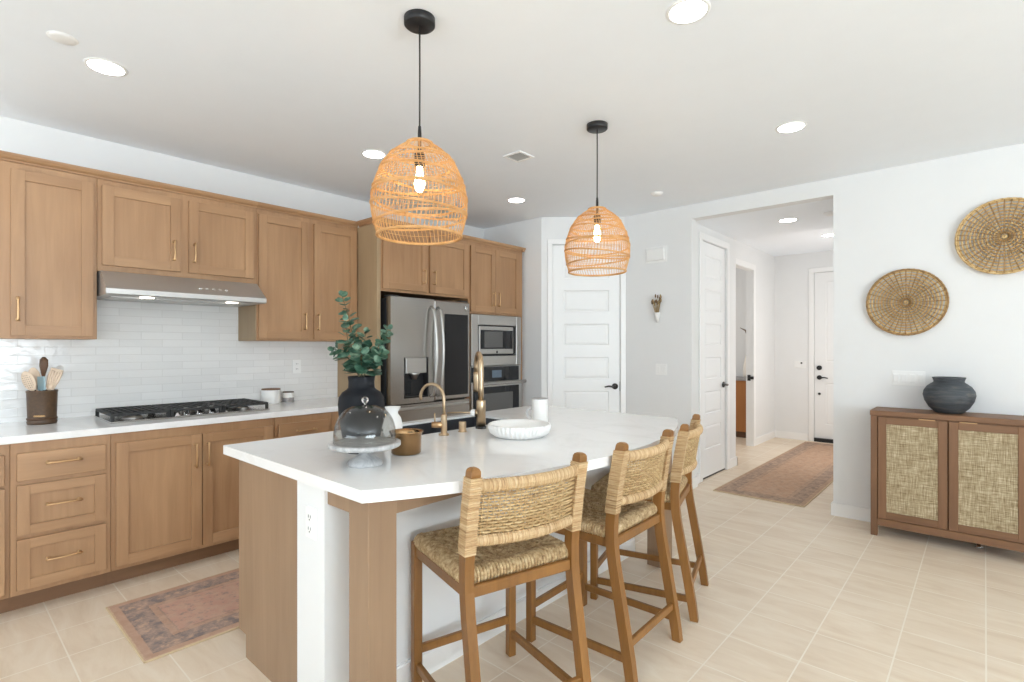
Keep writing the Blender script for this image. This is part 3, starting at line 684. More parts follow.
# range hood
e = empty('range_hood', (-4.08, 1.165, 1.655), label='stainless steel under cabinet range hood above the cooktop', cat='range hood')
mb = MB()
hy0, hy1, hb = .708, 1.625, XL+.003
poly = [(hb, 1.675), (-3.815, 1.675), (-3.81, 1.68), (-3.81, 1.712), (-3.822, 1.722), (-3.962, 1.826), (hb, 1.826)]
mb.sweep([[(p[0], y, p[1]) for p in poly] for y in (hy0, hy1)])
make('canopy', mb, 'hood_steel', e)
make('lip', MB().box(-3.812, -3.805, hy0-.003, hy1+.003, 1.677, 1.712, .003), 'hood_steel', e)
for i in range(5):
    make('button', MB().ell((-3.860, 1.22+i*.04, 1.7508), .004, .011, .004, 10, 6), 'chrome', e)
for y in (.93, 1.43):
    m2 = MB(); disc_z(m2, -3.90, y, 1.670, 1.676, .038, 28); make('lamp', m2, 'hood_light', e)
make('filter', MB().box(-4.30, -3.97, .76, 1.57, 1.671, 1.676), 'steel_soft', e)

# base cabinets
XB = -3.66; XF = -3.64
def base_cab(y0, y1, label):
    e = empty('base_cabinet', ((XL+XB)/2, (y0+y1)/2, 0), label=label, cat='cabinet')
    make('body', MB().box(XL+.002, XB, y0+.0006, y1-.0006, .1, .876, .0015), 'cab_v', e)
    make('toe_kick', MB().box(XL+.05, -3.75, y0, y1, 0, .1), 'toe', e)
    return e
e = base_cab(-.35, .288, 'wood base cabinet cut by the left picture edge, below the crock')
drawer(e, XF, -.33, .268, .67, .823, .76, True); door(e, XF, -.33, .268, .125, .655, .22, .57)
e = base_cab(.288, .70, 'three drawer wood base cabinet at the left end of the stove counter')
drawer(e, XF, .312, .676, .682, .823, .764, True); drawer(e, XF, .312, .676, .405, .660, .547); drawer(e, XF, .312, .676, .128, .384, .262)
e = base_cab(.70, 1.62, 'two door wood base cabinet under the gas cooktop')
door(e, XF, .722, 1.158, .125, .823, 1.122, .695, ln=.15); door(e, XF, 1.163, 1.60, .125, .823, 1.19, .695, ln=.15)
e = base_cab(1.62, 2.045, 'wood base cabinet with one drawer right of the cooktop, behind the island')
drawer(e, XF, 1.642, 2.023, .682, .828, .770, True); door(e, XF, 1.642, 2.023, .125, .660, 1.68, .56)
e = base_cab(2.045, 2.484, 'wood base cabinet against the fridge side panel, behind the black vase')
drawer(e, XF, 2.10, 2.462, .682, .828, .770, True); door(e, XF, 2.10, 2.462, .125, .660, 2.14, .56)
# stove counter
CT, CB_ = .916, .878
tag(make('stove_countertop', MB().box(XL+.002, -3.635, -.36, 2.483, CB_, CT, .003), 'quartz'), 'long white quartz countertop along the stove wall', 'countertop')
o = struct('backsplash', MB().box(XL, XL+.008, -.36, 2.484, CT, UZ0).box(XL, XL+.008, .70, 1.64, UZ0, 1.81), 'backsplash')
def outlet_x(x, y, z, label):
    e = empty('outlet', (x, y, z), label=label, cat='outlet')
    make('plate', MB().box(x, x+.006, y-.036, y+.036, z-.058, z+.058, .002), 'plastic', e)
    for s_ in (-1, 1):
        r_ = make('socket', MB().box(x+.006, x+.009, y-.017, y+.017, z+s_*.022-.015, z+s_*.022+.015, .002), 'plastic', e)
        make('slots', MB().box(x+.009, x+.0095, y-.008, y-.005, z+s_*.022-.004, z+s_*.022+.006).box(x+.009, x+.0095, y+.005, y+.008, z+s_*.022-.004, z+s_*.022+.006), 'slot', r_)
outlet_x(XL+.008, 2.105, 1.20, 'white outlet on the tiled backsplash above the canisters')

# fridge surround
XT = -3.72; XTD = -3.70
e = empty('fridge_cabinet', (-4.0, 3.0, 0), label='tall wood surround and two door cabinet over the refrigerator', cat='cabinet')
make('side_panel', MB().box(XL+.002, XT, 2.485, 2.521, 0, UZ1, .0015), 'cab_side', e)
make('body', MB().box(XL+.002, XT, 2.521, 3.51, 1.83, UZ1, .0015), 'cab_v', e)
door(e, XTD, 2.534, 2.997, 1.852, 2.352, 2.955, 1.985, ln=.125); door(e, XTD, 3.03, 3.50, 1.852, 2.352, 3.07, 1.985, ln=.125)
crown(e, XT, 2.485, 3.51, left_end=XU+.03)
make('niche_back', MB().box(XL+.002, XL+.02, 2.521, 3.51, 0, 1.83), 'black', e)
# refrigerator
e = empty('refrigerator', (-3.98, 3.005, 0), label='stainless french door refrigerator with water dispenser and dark glass right door', cat='refrigerator')
fy0, fy1, fm = 2.556, 3.455, 3.017
make('body', MB().box(-4.31, -3.70, fy0+.004, fy1-.004, .03, 1.775, .004), 'black_iron', e)
xf = -3.63
d = empty('tmp', (0, 0, 0)); bpy.data.objects.remove(d)
# left door with a dispenser recess
mb = MB(); a0, a1, z0, z1 = 2.69, 2.95, .93, 1.275
xb = -3.69
mb.box(xb, xf, fy0, a0, .885, 1.785, .0); mb.box(xb, xf, a1, fm-.003, .885, 1.785, .0)
mb.box(xb, xf, a0, a1, .885, z0, .0); mb.box(xb, xf, a0, a1, z1, 1.785, .0)
dl = make('left_door', mb, 'steel', e)
make('dispenser_recess', MB().box(xb-.004, xb+.006, a0, a1, z0, z1).box(xb, xf-.001, a0, a0+.012, z0, z1).box(xb, xf-.001, a1-.012, a1, z0, z1).box(xb, xf-.001, a0, a1, z0, z0+.012), 'black', dl)
make('dispenser_panel', MB().box(xb+.006, xf+.004, a0+.02, a1-.02, 1.14, z1-.002, .006), 'steel_soft', dl)
mb = MB().lathe([(0, 0), (.02, 0), (.035, .04), (.05, .055), (0, .055)], (xf-.03, (a0+a1)/2, 1.085), 20); make('nozzle', mb, 'steel_soft', dl)
make('paddle', MB().box(xb+.008, xb+.02, a0+.03, a0+.11, .96, 1.08, .004), 'black_glass', dl)
# right door
mb = MB(); mb.box(xb, xf, fm+.003, fy1, .885, 1.785, .012); dr = make('right_door', mb, 'steel', e)
make('glass_panel', MB().box(xf-.002, xf+.003, 3.135, 3.425, .925, 1.665, .002), 'black_glass', dr)
make('badge', MB().cyl((xf, 3.40, 1.725), (xf+.003, 3.40, 1.725), .018, seg=24), 'chrome', dr)
def fr_handle(parent, y, bow):
    pts = [(xf, y, 1.72), (xf+.03, y, 1.70)]
    for i in range(11):
        t = i/10; pts.append((xf+.045+.035*sin(pi*t), y+bow*sin(pi*t), 1.68-.70*t))
    pts += [(xf+.03, y, .945), (xf, y, .93)]
    return make('handle', MB().tube(pts, [.012]*len(pts), 12, flat=.9), 'steel_soft', parent)
fr_handle(dl, fm-.035, 0); fr_handle(dr, fm+.04, 0)
for i, (z0, z1) in enumerate(((.47, .875), (.055, .46))):
    o = make('drawer', MB().box(xb, xf, fy0, fy1, z0, z1-.03, .01).box(xb, xf-.012, fy0, fy1, z1-.03, z1), 'steel', e)
    make('grip', MB().box(xf-.012, xf+.01, fy0+.02, fy1-.02, z1-.045, z1-.02, .006), 'steel_soft', o)
mb = MB()
for y in (fy0+.05, fy1-.05):
    for x in (-4.2, -3.75): mb.cyl((x, y, 0), (x, y, .03), .02, seg=12)
make('feet', mb, 'black', e)
make('hinge_cover', MB().box(-3.74, -3.65, fy0+.01, fy0+.10, 1.785, 1.80, .004).box(-3.74, -3.65, fy1-.10, fy1-.01, 1.785, 1.80, .004), 'black', e)

# oven tower
e = empty('oven_tower_cabinet', (-4.0, 3.91, 0), label='tall wood cabinet housing the microwave and wall oven', cat='cabinet')
mb = MB()
mb.box(XL+.002, XT, 3.51, 3.533, 0, UZ1); mb.box(XL+.002, XT, 4.288, 4.312, 0, UZ1); mb.box(XL+.002, XT, 3.533, 4.288, 1.69, UZ1); mb.box(XL+.002, XT, 3.533, 4.288, .10, .46); mb.box(XL+.002, XL+.03, 3.533, 4.288, .46, 1.69)
make('body', mb, 'cab_v', e)
door(e, XTD, 3.535, 3.877, 1.712, 2.352, 3.845, 1.845, ln=.14); door(e, XTD, 3.882, 4.252, 1.712, 2.352, 3.915, 1.845, ln=.14)
drawer(e, XTD, 3.535, 4.252, .12, .44, .38)
crown(e, XT, 3.51, 4.312, right_end=XL+.01)
e = empty('microwave', (-3.9, 3.90, 1.18), label='built in stainless microwave above the wall oven', cat='microwave')
x0 = -3.718; xm = -3.695
my0, my1, mz0, mz1 = 3.537, 4.268, 1.178, 1.685
iy0, iy1, iz0, iz1 = 3.625, 4.19, 1.275, 1.585
mb = MB().box(x0-.05, xm, my0, iy0, mz0, mz1, .003).box(x0-.05, xm, iy1, my1, mz0, mz1, .003).box(x0-.05, xm, iy0, iy1, iz1, mz1, .003).box(x0-.05, xm, iy0, iy1, mz0, iz0, .003)
make('trim_frame', mb, 'steel_soft', e)
make('body', MB().box(-4.2, x0-.012, iy0+.001, iy1-.001, iz0, iz1), 'black', e)
o = make('door', MB().box(x0-.012, xm+.002, iy0+.012, iy1-.05, iz0+.02, iz1-.012, .004), 'steel_soft', e)
make('window', MB().box(xm+.002, xm+.005, iy0+.03, iy1-.062, 1.345, 1.535, .002), 'black_glass', o)
make('glass', MB().box(xm+.005, xm+.006, iy0+.08, 3.97, 1.36, 1.52), 'grey_glass', o)
make('badge', MB().cyl((xm+.002, 3.89, 1.315), (xm+.005, 3.89, 1.315), .013, seg=20), 'dark_metal', o)
make('grille', MB().box(x0-.012, xm-.01, iy1-.048, iy1-.001, iz0+.02, iz1-.012), 'black', e)
e = empty('wall_oven', (-3.9, 3.91, .465), label='built in wall oven with black glass door below the microwave', cat='oven')
make('body', MB().box(-4.25, x0, 3.536, 4.285, .465, 1.172), 'steel_soft', e)
o = make('control_panel', MB().box(x0, xm, 3.555, 4.232, 1.02, 1.165, .003), 'black_glass', e)
make('display', MB().box(xm, xm+.001, 3.82, 3.96, 1.055, 1.13), 'screen', o)
o = make('door', MB().box(x0, xm, 3.537, 4.284, .475, 1.01, .004), 'steel_soft', e)
make('glass', MB().box(xm, xm+.003, 3.556, 4.23, .50, .965, .002), 'black_glass', o)
make('window', MB().box(xm+.003, xm+.004, 3.66, 4.13, .56, .90), 'grey_glass', o)
mb = MB().box(xm+.03, xm+.055, 3.54, 4.30, .985, 1.018, .008)
for y in (3.57, 4.25): mb.box(xm, xm+.034, y-.012, y+.012, .99, 1.012, .003)
make('handle', mb, 'steel', o)

# ------------------------------------------------------------------ stove counter things
e = empty('gas_cooktop', (-3.98, 1.16, CT), label='five burner stainless gas cooktop with black grates', cat='cooktop')
cx0, cx1, cy0, cy1 = -4.235, -3.795, .725, 1.645
make('tray', MB().box(cx0, cx1, cy0, cy1, CT, CT+.010, .003), 'steel', e)
mb = MB()
gz = CT+.056
def grate(y0, y1):
    mb = MB(); x0, x1 = cx0+.015, -3.815
    for x in (x0, x1): mb.box(x-.009, x+.009, y0, y1, gz-.016, gz, .002)
    for y in (y0+.008, y1-.008): mb.box(x0, x1, y-.009, y+.009, gz-.016, gz, .002)
    n = 8
    for i in range(1, n): mb.box(x0, x1, y0+(y1-y0)*i/n-.006, y0+(y1-y0)*i/n+.006, gz-.014, gz, .002)
    for k in (.2, .4, .6, .8): mb.box(x0+(x1-x0)*k-.006, x0+(x1-x0)*k+.006, y0, y1, gz-.014, gz, .002)
    for x in (x0, x1):
        for y in (y0+.008, y1-.008): mb.box(x-.009, x+.009, y-.009, y+.009, CT+.009, gz-.012, .002)
    return mb
for a, b in ((.73, 1.03), (1.035, 1.335), (1.34, 1.64)): make('grate', grate(a, b), 'black_iron', e)
for (x, y, r) in ((-3.92, .86, .045), (-4.12, .86, .035), (-4.05, 1.185, .055), (-3.92, 1.51, .035), (-4.12, 1.51, .045)):
    o = make('burner', MB().lathe([(0, 0), (r*1.25, 0), (r*1.2, .008), (r, .012), (r*.9, .02), (0, .02)], (x, y, CT+.009), 24), 'steel_soft', e)
    make('burner_cap', MB().lathe([(0, 0), (r*.85, 0), (r*.85, .006), (0, .008)], (x, y, CT+.029), 24), 'black_iron', o)
for i, (x, y) in enumerate(((-3.835, 1.075), (-3.86, 1.135), (-3.85, 1.21), (-3.855, 1.285), (-3.84, 1.36))):
    make('knob', MB().lathe([(0, 0), (.027, 0), (.026, .006), (.020, .01), (.0195, .04), (.015, .045), (0, .045)], (x, y, CT+.010), 20), 'chrome', e)
# utensil crock and utensils
kx, ky = -4.12, .462
e = empty('utensil_crock', (kx, ky, CT), label='dark carved wood crock holding spoons at the left end of the counter', cat='crock')
make('body', MB().lathe([(0, .004), (.066, 0), (.070, .012), (.066, .022), (.0655, .03), (.070, .182), (.073, .189), (.071, .196), (.064, .196), (.059, .03), (0, .03)], (kx, ky, CT), 40), 'crockwood', e)
make('band', MB().lathe([(.066, .024), (.070, .026), (.0695, .036), (.0665, .038)], (kx, ky, CT), 40), 'darkwood', e)
make('emblem', MB().box(kx+.064, kx+.0695, ky-.01, ky+.045, CT+.044, CT+.056, .002, T=Matrix.Translation((kx, ky, 0)) @ Matrix.Rotation(-.55, 4, 'Z') @ Matrix.Translation((-kx, -ky, 0))), 'copper', e)
def utensil(name, label, cat, mat, bx, by, tx, ty, tz, kind, sc=1.0, holes=False, twist=0.0):
    """handle from a foot inside the crock to a head; offsets from the crock axis in metres"""
    p0 = Vector((kx+bx, ky+by, CT+.036)); p1 = Vector((kx+tx, ky+ty, CT+tz)); d = (p1-p0).normalized()
    face = Vector((cos(twist), sin(twist), 0)).cross(Vector((0, 0, 1))); sidev = (Vector((0.6, -.8, 0))-d*d.dot(Vector((0.6, -.8, 0)))).normalized()
    side = d.cross(sidev).normalized(); side, nrm = side, side.cross(d).normalized()
    Rm = Matrix((side, nrm, d)).transposed()
    e = empty(name, p0, label=label, cat=cat)
    make('handle', MB().tube([p0, p0.lerp(p1, .5), p1], [.006, .0055, .006], 10), mat, e)
    mb = MB()
    if kind == 'spoon':
        c = p1+d*.036*sc; mb.ell(c, .03*sc, .007, .045*sc, 20, 12, T=Rm.to_4x4())
    elif kind == 'turner':
        for k in range(5):
            o = (k-2)*.0135*sc
            a = p1+side*o*.55; b = p1+side*o+d*.09*sc
            mb.tube([a, a.lerp(b, .5)+side*o*.15, b], [.0062*sc]*3, 6, flat=.5, up=nrm)
        mb.tube([p1+side*-.03*sc+d*.09*sc, p1+side*.03*sc+d*.092*sc], .0065*sc, 6, flat=.5, up=nrm)
        mb.tube([p1-d*.01, p1+d*.02*sc], .013*sc, 8, flat=.45, up=nrm)
    elif kind == 'spatula':
        T4 = Matrix.Translation(p1) @ Rm.to_4x4()
        mb.box(-.028*sc, .028*sc, -.004, .004, -.005, .085*sc, .004, T=T4)
    elif kind == 'paddle':
        mb.tube([p1-d*.02, p1+d*.01, p1+d*.05*sc, p1+d*.085*sc, p1+d*.10*sc], [.008, .014*sc, .026*sc, .024*sc, .008*sc], 12, flat=.45, up=nrm)
    make('head', mb, mat, e)
    if holes:
        mb = MB(); c = p1+d*.036*sc
        for i in range(-2, 3):
            for j in range(-3, 4):
                if (i/2.6)**2+(j/3.8)**2 < 1: mb.ell(c+side*i*.0085*sc+d*j*.009*sc+nrm*.0068, .002, .002, .002, 6, 4)
        make('perforations', mb, 'darkwood', e)
utensil('slotted_spoon', 'pale perforated spoon leaning left in the crock', 'spoon', 'palewood', .02, .01, .02, -.045, .205, 'spoon', 1.35, True)
utensil('wooden_spoon', 'pale plain wooden spoon behind the perforated one', 'spoon', 'palewood', -.02, .01, -.03, -.022, .225, 'spoon', 1.3)
utensil('spatula', 'blue grey spatula in the middle of the crock', 'spatula', 'leather', .02, .0, .015, -.004, .20, 'spatula', .9)
utensil('stirring_paddle', 'dark brown wooden spoon standing tallest in the crock', 'spoon', 'darkwood', -.01, .0, -.005, .006, .285, 'paddle', 1.05)
utensil('slotted_turner', 'pale slotted turner leaning right in the crock', 'turner', 'palewood', .02, -.02, .045, .028, .205, 'turner', 1.25)
utensil('serving_spoon', 'pale wooden serving spoon behind the slotted turner', 'spoon', 'palewood', -.01, .01, .0, .04, .225, 'spoon', 1.2)
utensil('ladle', 'white ladle tilted to the right rear of the crock', 'ladle', 'white_ceramic', -.03, .0, -.03, .062, .245, 'spoon', 1.2)
# canisters
def canister(name, x, y, r, h, label, mats):
    e = empty(name, (x, y, CT), label=label, cat='canister')
    make('body', MB().lathe([(0, 0), (r*.96, 0), (r, .006), (r, h*.9), (r*.97, h*.92), (0, h*.92)], (x, y, CT), 36), mats[0], e)
    make('lid', MB().lathe([(0, h*.92), (r*.98, h*.92), (r*.98, h), (r*.94, h*1.005), (0, h*1.005)], (x, y, CT), 36), mats[1], e)
    return e
canister('canister', -4.235, 1.845, .071, .118, 'larger white canister with wooden lid on the stove counter', ['white_ceramic', 'walnut'])
e = canister('canister', -4.245, 1.99, .044, .084, 'smaller two tone canister with dark lid on the stove counter', ['white_ceramic', 'darkwood'])
make('band', MB().lathe([(.0442, .002), (.0452, .003), (.0452, .036), (.0442, .037)], (-4.245, 1.99, CT), 36), 'grey_cup', e)

# ------------------------------------------------------------------ island
IY0, IY1 = .945, 3.14
e = empty('kitchen_island', (-2.0, 2.04, 0), label='kitchen island with wood end panel and white half wall', cat='island')
for y in (IY0, IY1-.02):
    mb = MB().sweep([[(-2.497, yy, .1), (-2.42, yy, .1), (-2.42, yy, 0), (-1.938, yy, 0), (-1.938, yy, .876), (-2.497, yy, .876)] for yy in (y, y+.02)])
    make('end_panel', mb, 'isl_wood', e)
make('front_frame', MB().box(-2.497, -2.48, IY0+.02, IY1-.02, .1, .62).box(-2.497, -2.48, IY0+.02, 1.58, .62, .876).box(-2.497, -2.48, 2.5, IY1-.02, .62, .876).box(-2.545, -2.53, 1.6, 2.48, .62, .876).box(-2.42, -2.40, IY0+.02, IY1-.02, 0, .1), 'cab_v', e)
for a, b in ((1.0, 1.55), (1.6, 2.04), (2.045, 2.48), (2.53, 3.08)):
    mb = MB().box(-2.517, -2.497, a, b, .125, .60 if 1.55 < a < 2.5 else .85, .003); make('door', mb, 'cab_v', e)
PW = -1.735
make('half_wall', MB().box(-1.938, PW, IY0-.002, IY1+.002, 0, .876), 'wall', e)
make('baseboard', MB().box(PW, PW+.014, IY0, IY1, 0, .095).box(PW, PW+.010, IY0, IY1, .095, .102), 'trim', e)
for y0 in (IY0, IY1-.11): make('post', MB().box(-1.578, -1.463, y0, y0+.11, 0, .876, .002), 'isl_wood', e)
make('apron', MB().box(PW, -1.578, IY0+.01, IY0+.03, .808, .876).box(PW, -1.578, IY1-.03, IY1-.01, .808, .876).box(-1.485, -1.466, IY0+.11, IY1-.11, .808, .876), 'isl_wood', e)
# outlet on the half wall end
ox, oz, oy = -1.826, .725, IY0-.002
e2 = empty('outlet', (ox, oy, oz), label='white outlet on the end of the island half wall', cat='outlet')
make('plate', MB().box(ox-.036, ox+.036, oy-.006, oy, oz-.058, oz+.058, .002), 'plastic', e2)
for s_ in (-1, 1):
    r_ = make('socket', MB().box(ox-.017, ox+.017, oy-.009, oy-.006, oz+s_*.022-.016, oz+s_*.022+.016, .003), 'plastic', e2)
    make('slots', MB().box(ox-.009, ox-.006, oy-.0096, oy-.009, oz+s_*.022-.003, oz+s_*.022+.008).box(ox+.006, ox+.009, oy-.0096, oy-.009, oz+s_*.022-.003, oz+s_*.022+.008).cyl((ox, oy-.0096, oz+s_*.022-.009), (ox, oy-.009, oz+s_*.022-.009), .003, seg=8), 'slot', r_)
# island countertop with a sink cut-out and a bowed seating edge
TX0, TY0, TY1 = -2.59, .912, 3.172
SXa, SXb, SYa, SYb = -2.525, -2.14, 1.64, 2.445
def arcx(y):
    R = 2.278; m = (TY0+TY1)/2; return -1.148-(R-sqrt(R*R-(y-m)**2))
mb = MB()
it, ib = .916, .876
def strip(xa, xb, ya, yb, n):
    for i in range(n):
        y0 = ya+(yb-ya)*i/n; y1 = ya+(yb-ya)*(i+1)/n
        a0 = xa(y0); a1 = xa(y1); b0 = xb(y0); b1 = xb(y1)
        for z, rev in ((it, False), (ib, True)):
            V = [(a0, y0, z), (b0, y0, z), (b1, y1, z), (a1, y1, z)]; mb.add(V, [(3, 2, 1, 0) if rev else (0, 1, 2, 3)])
cst = lambda v: (lambda y: v)
strip(cst(TX0), arcx, TY0, SYa, 24); strip(cst(TX0), cst(SXa), SYa, SYb, 1); strip(cst(SXb), arcx, SYa, SYb, 24); strip(cst(TX0), arcx, SYb, TY1, 24)
ys = [TY0+(TY1-TY0)*i/72 for i in range(73)]
for i in range(72): mb.add([(arcx(ys[i]), ys[i], ib), (arcx(ys[i+1]), ys[i+1], ib), (arcx(ys[i+1]), ys[i+1], it), (arcx(ys[i]), ys[i], it)], [(0, 1, 2, 3)], True)
def wallq(p, q, zb): mb.add([(p[0], p[1], zb), (q[0], q[1], zb), (q[0], q[1], it), (p[0], p[1], it)], [(0, 1, 2, 3)])
wallq((TX0, TY0), (arcx(TY0), TY0), ib); wallq((arcx(TY1), TY1), (TX0, TY1), ib); wallq((TX0, TY1), (TX0, TY0), ib)
for p, q in (((SXa, SYa), (SXa, SYb)), ((SXa, SYb), (SXb, SYb)), ((SXb, SYb), (SXb, SYa)), ((SXb, SYa), (SXa, SYa))): wallq(p, q, .903)
tag(make('island_countertop', mb, 'quartz', recalc=False), 'white quartz island countertop with a bowed seating edge', 'countertop')
# sink
mb = MB()
g = .010; zt_ = .903
mb.box(SXa, SXa+g, SYa, SYb, .66, zt_); mb.box(SXb-g, SXb, SYa, SYb, .66, zt_)
mb.box(SXa+g, SXb-g, SYa, SYa+g, .66, zt_); mb.box(SXa+g, SXb-g, SYb-g, SYb, .66, zt_); mb.box(SXa, SXb, SYa, SYb, .648, .66)
e = empty('kitchen_sink', (-2.33, 2.04, .648), label='dark undermount sink set into the island countertop', cat='sink')
make('basin', mb, 'sink', e)
make('drain', MB().lathe([(0, .001), (.04, .001), (.045, .004), (0, .005)], (-2.33, 2.04, .66), 24), 'steel', e)
# faucets
def vtube(mb, c, prof, seg=24): mb.lathe(prof, c, seg)
fx, fy = -2.075, 2.057
e = empty('kitchen_faucet', (fx, fy, it), label='tall brass pull down kitchen faucet by the sink', cat='faucet')
mb = MB().lathe([(0, 0), (.031, 0), (.031, .012), (0, .012)], (fx, fy, it), 28); make('foot', mb, 'black', e)
mb = MB().lathe([(0, .012), (.026, .012), (.026, .15), (.024, .155), (0, .155)], (fx, fy, it), 28); make('body', mb, 'bronze', e)
ad = Vector((-.82, .57, 0)).normalized()        # spout swings away over the basin
pts = [Vector((fx, fy, it+.15)), Vector((fx, fy, it+.22)), Vector((fx, fy, it+.29))]; R = .075
for i in range(1, 15):
    a = pi*i/14; pts.append(Vector((fx, fy, it+.335))+ad*(R-R*cos(a))+Vector((0, 0, R*sin(a))))
pts.append(pts[-1]-Vector((0, 0, .03)))
o = make('spout', MB().tube(pts, .0155, 16), 'bronze', e)
pe = pts[-1]
make('spray_head', MB().tube([pe, pe-Vector((0, 0, .02)), pe-Vector((0, 0, .10)), pe-Vector((0, 0, .115))], [.017, .0185, .0185, .015], 16), 'bronze', o)
hd = Vector((-.80, -.60, 0)).normalized(); hc = Vector((fx, fy, it+.084))
o = make('handle_hub', MB().tube([hc-hd*.02, hc+hd*.032], .021, 20), 'bronze', e)
make('knob', MB().ell(hc+hd*.042, .021, .021, .021, 16, 10), 'white_ceramic', o)
make('lever', MB().tube([hc+hd*.05, hc+hd*.11+Vector((0, 0, .002)), hc+hd*.19+Vector((0, 0, -.002))], [.005, .0045, .004], 10), 'bronze', o)
fx, fy = -2.051, 1.768
e = empty('filter_faucet', (fx, fy, it), label='small brass gooseneck filter tap beside the soap dispenser', cat='faucet')
make('body', MB().lathe([(0, 0), (.027, 0), (.026, .008), (.016, .011), (.0155, .10), (.013, .105), (0, .105)], (fx, fy, it), 24), 'bronze', e)
pts = [Vector((fx, fy, it+.10)), Vector((fx, fy, it+.15)), Vector((fx, fy, it+.178))]; R = .076; ad = Vector((-.97, -.22, 0)).normalized()
for i in range(1, 13):
    a = pi*i/12*.95; pts.append(Vector((fx, fy, it+.182))+ad*(R-R*cos(a))+Vector((0, 0, R*sin(a))))
pts.append(pts[-1]+Vector((0, 0, -.022))-ad*.003)
make('spout', MB().tube(pts, .0082, 14), 'bronze', e)
hd = Vector((-.75, -.66, 0)).normalized(); hc = Vector((fx, fy, it+.052))
o = make('handle_hub', MB().tube([hc, hc+hd*.062], .0155, 18), 'brass', e)
make('lever', MB().tube([hc+hd*.046, hc+hd*.048+Vector((0, 0, .06))], [.0042, .0038], 10), 'bronze', o)
tag(make('soap_dispenser', MB().lathe([(0, 0), (.024, 0), (.024, .004), (.0195, .006), (.0195, .052), (.018, .054), (0, .054)], (-2.062, 1.906, it), 24), 'bronze'), 'short brass cylinder air switch between the two faucets', 'air switch')

# ------------------------------------------------------------------ island things
kx_, ky_ = -1.762, 1.124
e = empty('cake_stand', (kx_, ky_, it), label='grey marble pedestal cake stand at the near end of the island', cat='cake stand')
make('foot', MB().lathe([(0, .0), (.064, 0), (.066, .006), (.060, .016), (.050, .026), (.030, .036), (.021, .045), (.020, .064), (0, .064)], (kx_, ky_, it), 40), 'marble', e)
make('plate', MB().lathe([(0, .064), (.05, .064), (.128, .069), (.134, .073), (.134, .085), (.130, .087), (0, .0865)], (kx_, ky_, it), 56), 'marble', e)
e = empty('glass_cloche', (kx_, ky_, it+.0865), label='clear glass dome with a round knob covering the cake stand', cat='glass dome')
pr_o = []; pr_i = []
for i in range(15):
    a = pi/2*i/14; pr_o.append((.1165*cos(a)**.74 if i < 14 else 0.0, .020+.122*sin(a)))
pr_i = [(max(0, r-.0028), max(.0, z-.0028)) for r, z in pr_o]; pr_i[-1] = (0, pr_o[-1][1]-.0028)
prof = [(.1165, 0)]+pr_o; prof = prof+pr_i[::-1]+[(.1137, 0)]
V = prof
mbg = MB(); seg = 64; n = len(prof); VV = []; FF = []
for k in range(seg):
    a = 2*pi*k/seg
    for r, z in prof: VV.append((kx_+r*cos(a), ky_+r*sin(a), it+.0872+z))
for k in range(seg):
    k2 = (k+1) % seg
    for i in range(n): FF.append((k*n+i, k2*n+i, k2*n+(i+1) % n, k*n+(i+1) % n))
mbg.add(VV, FF, True); make('dome', mbg, 'glass', e)
zc = it+.087+.1415
make('knob', MB().lathe([(.005, 0), (.0045, .004), (.010, .009), (.0135, .017), (.0115, .025), (.006, .030), (0, .031)], (kx_, ky_, zc), 24), 'solid_glass', e)
# black vase
vx, vy = -1.998, 1.257
e = empty('black_vase', (vx, vy, it), label='matte black clay vase behind the glass dome', cat='vase')
make('body', MB().lathe([(0, .0), (.062, 0), (.068, .01), (.082, .08), (.094, .16), (.097, .205), (.093, .235), (.080, .255), (.062, .267), (.055, .275), (.054, .30), (.057, .322), (.054, .324), (.046, .32), (.045, .27), (.08, .22), (.08, .1), (.055, .02), (0, .015)], (vx, vy, it), 48), 'black_clay', e)
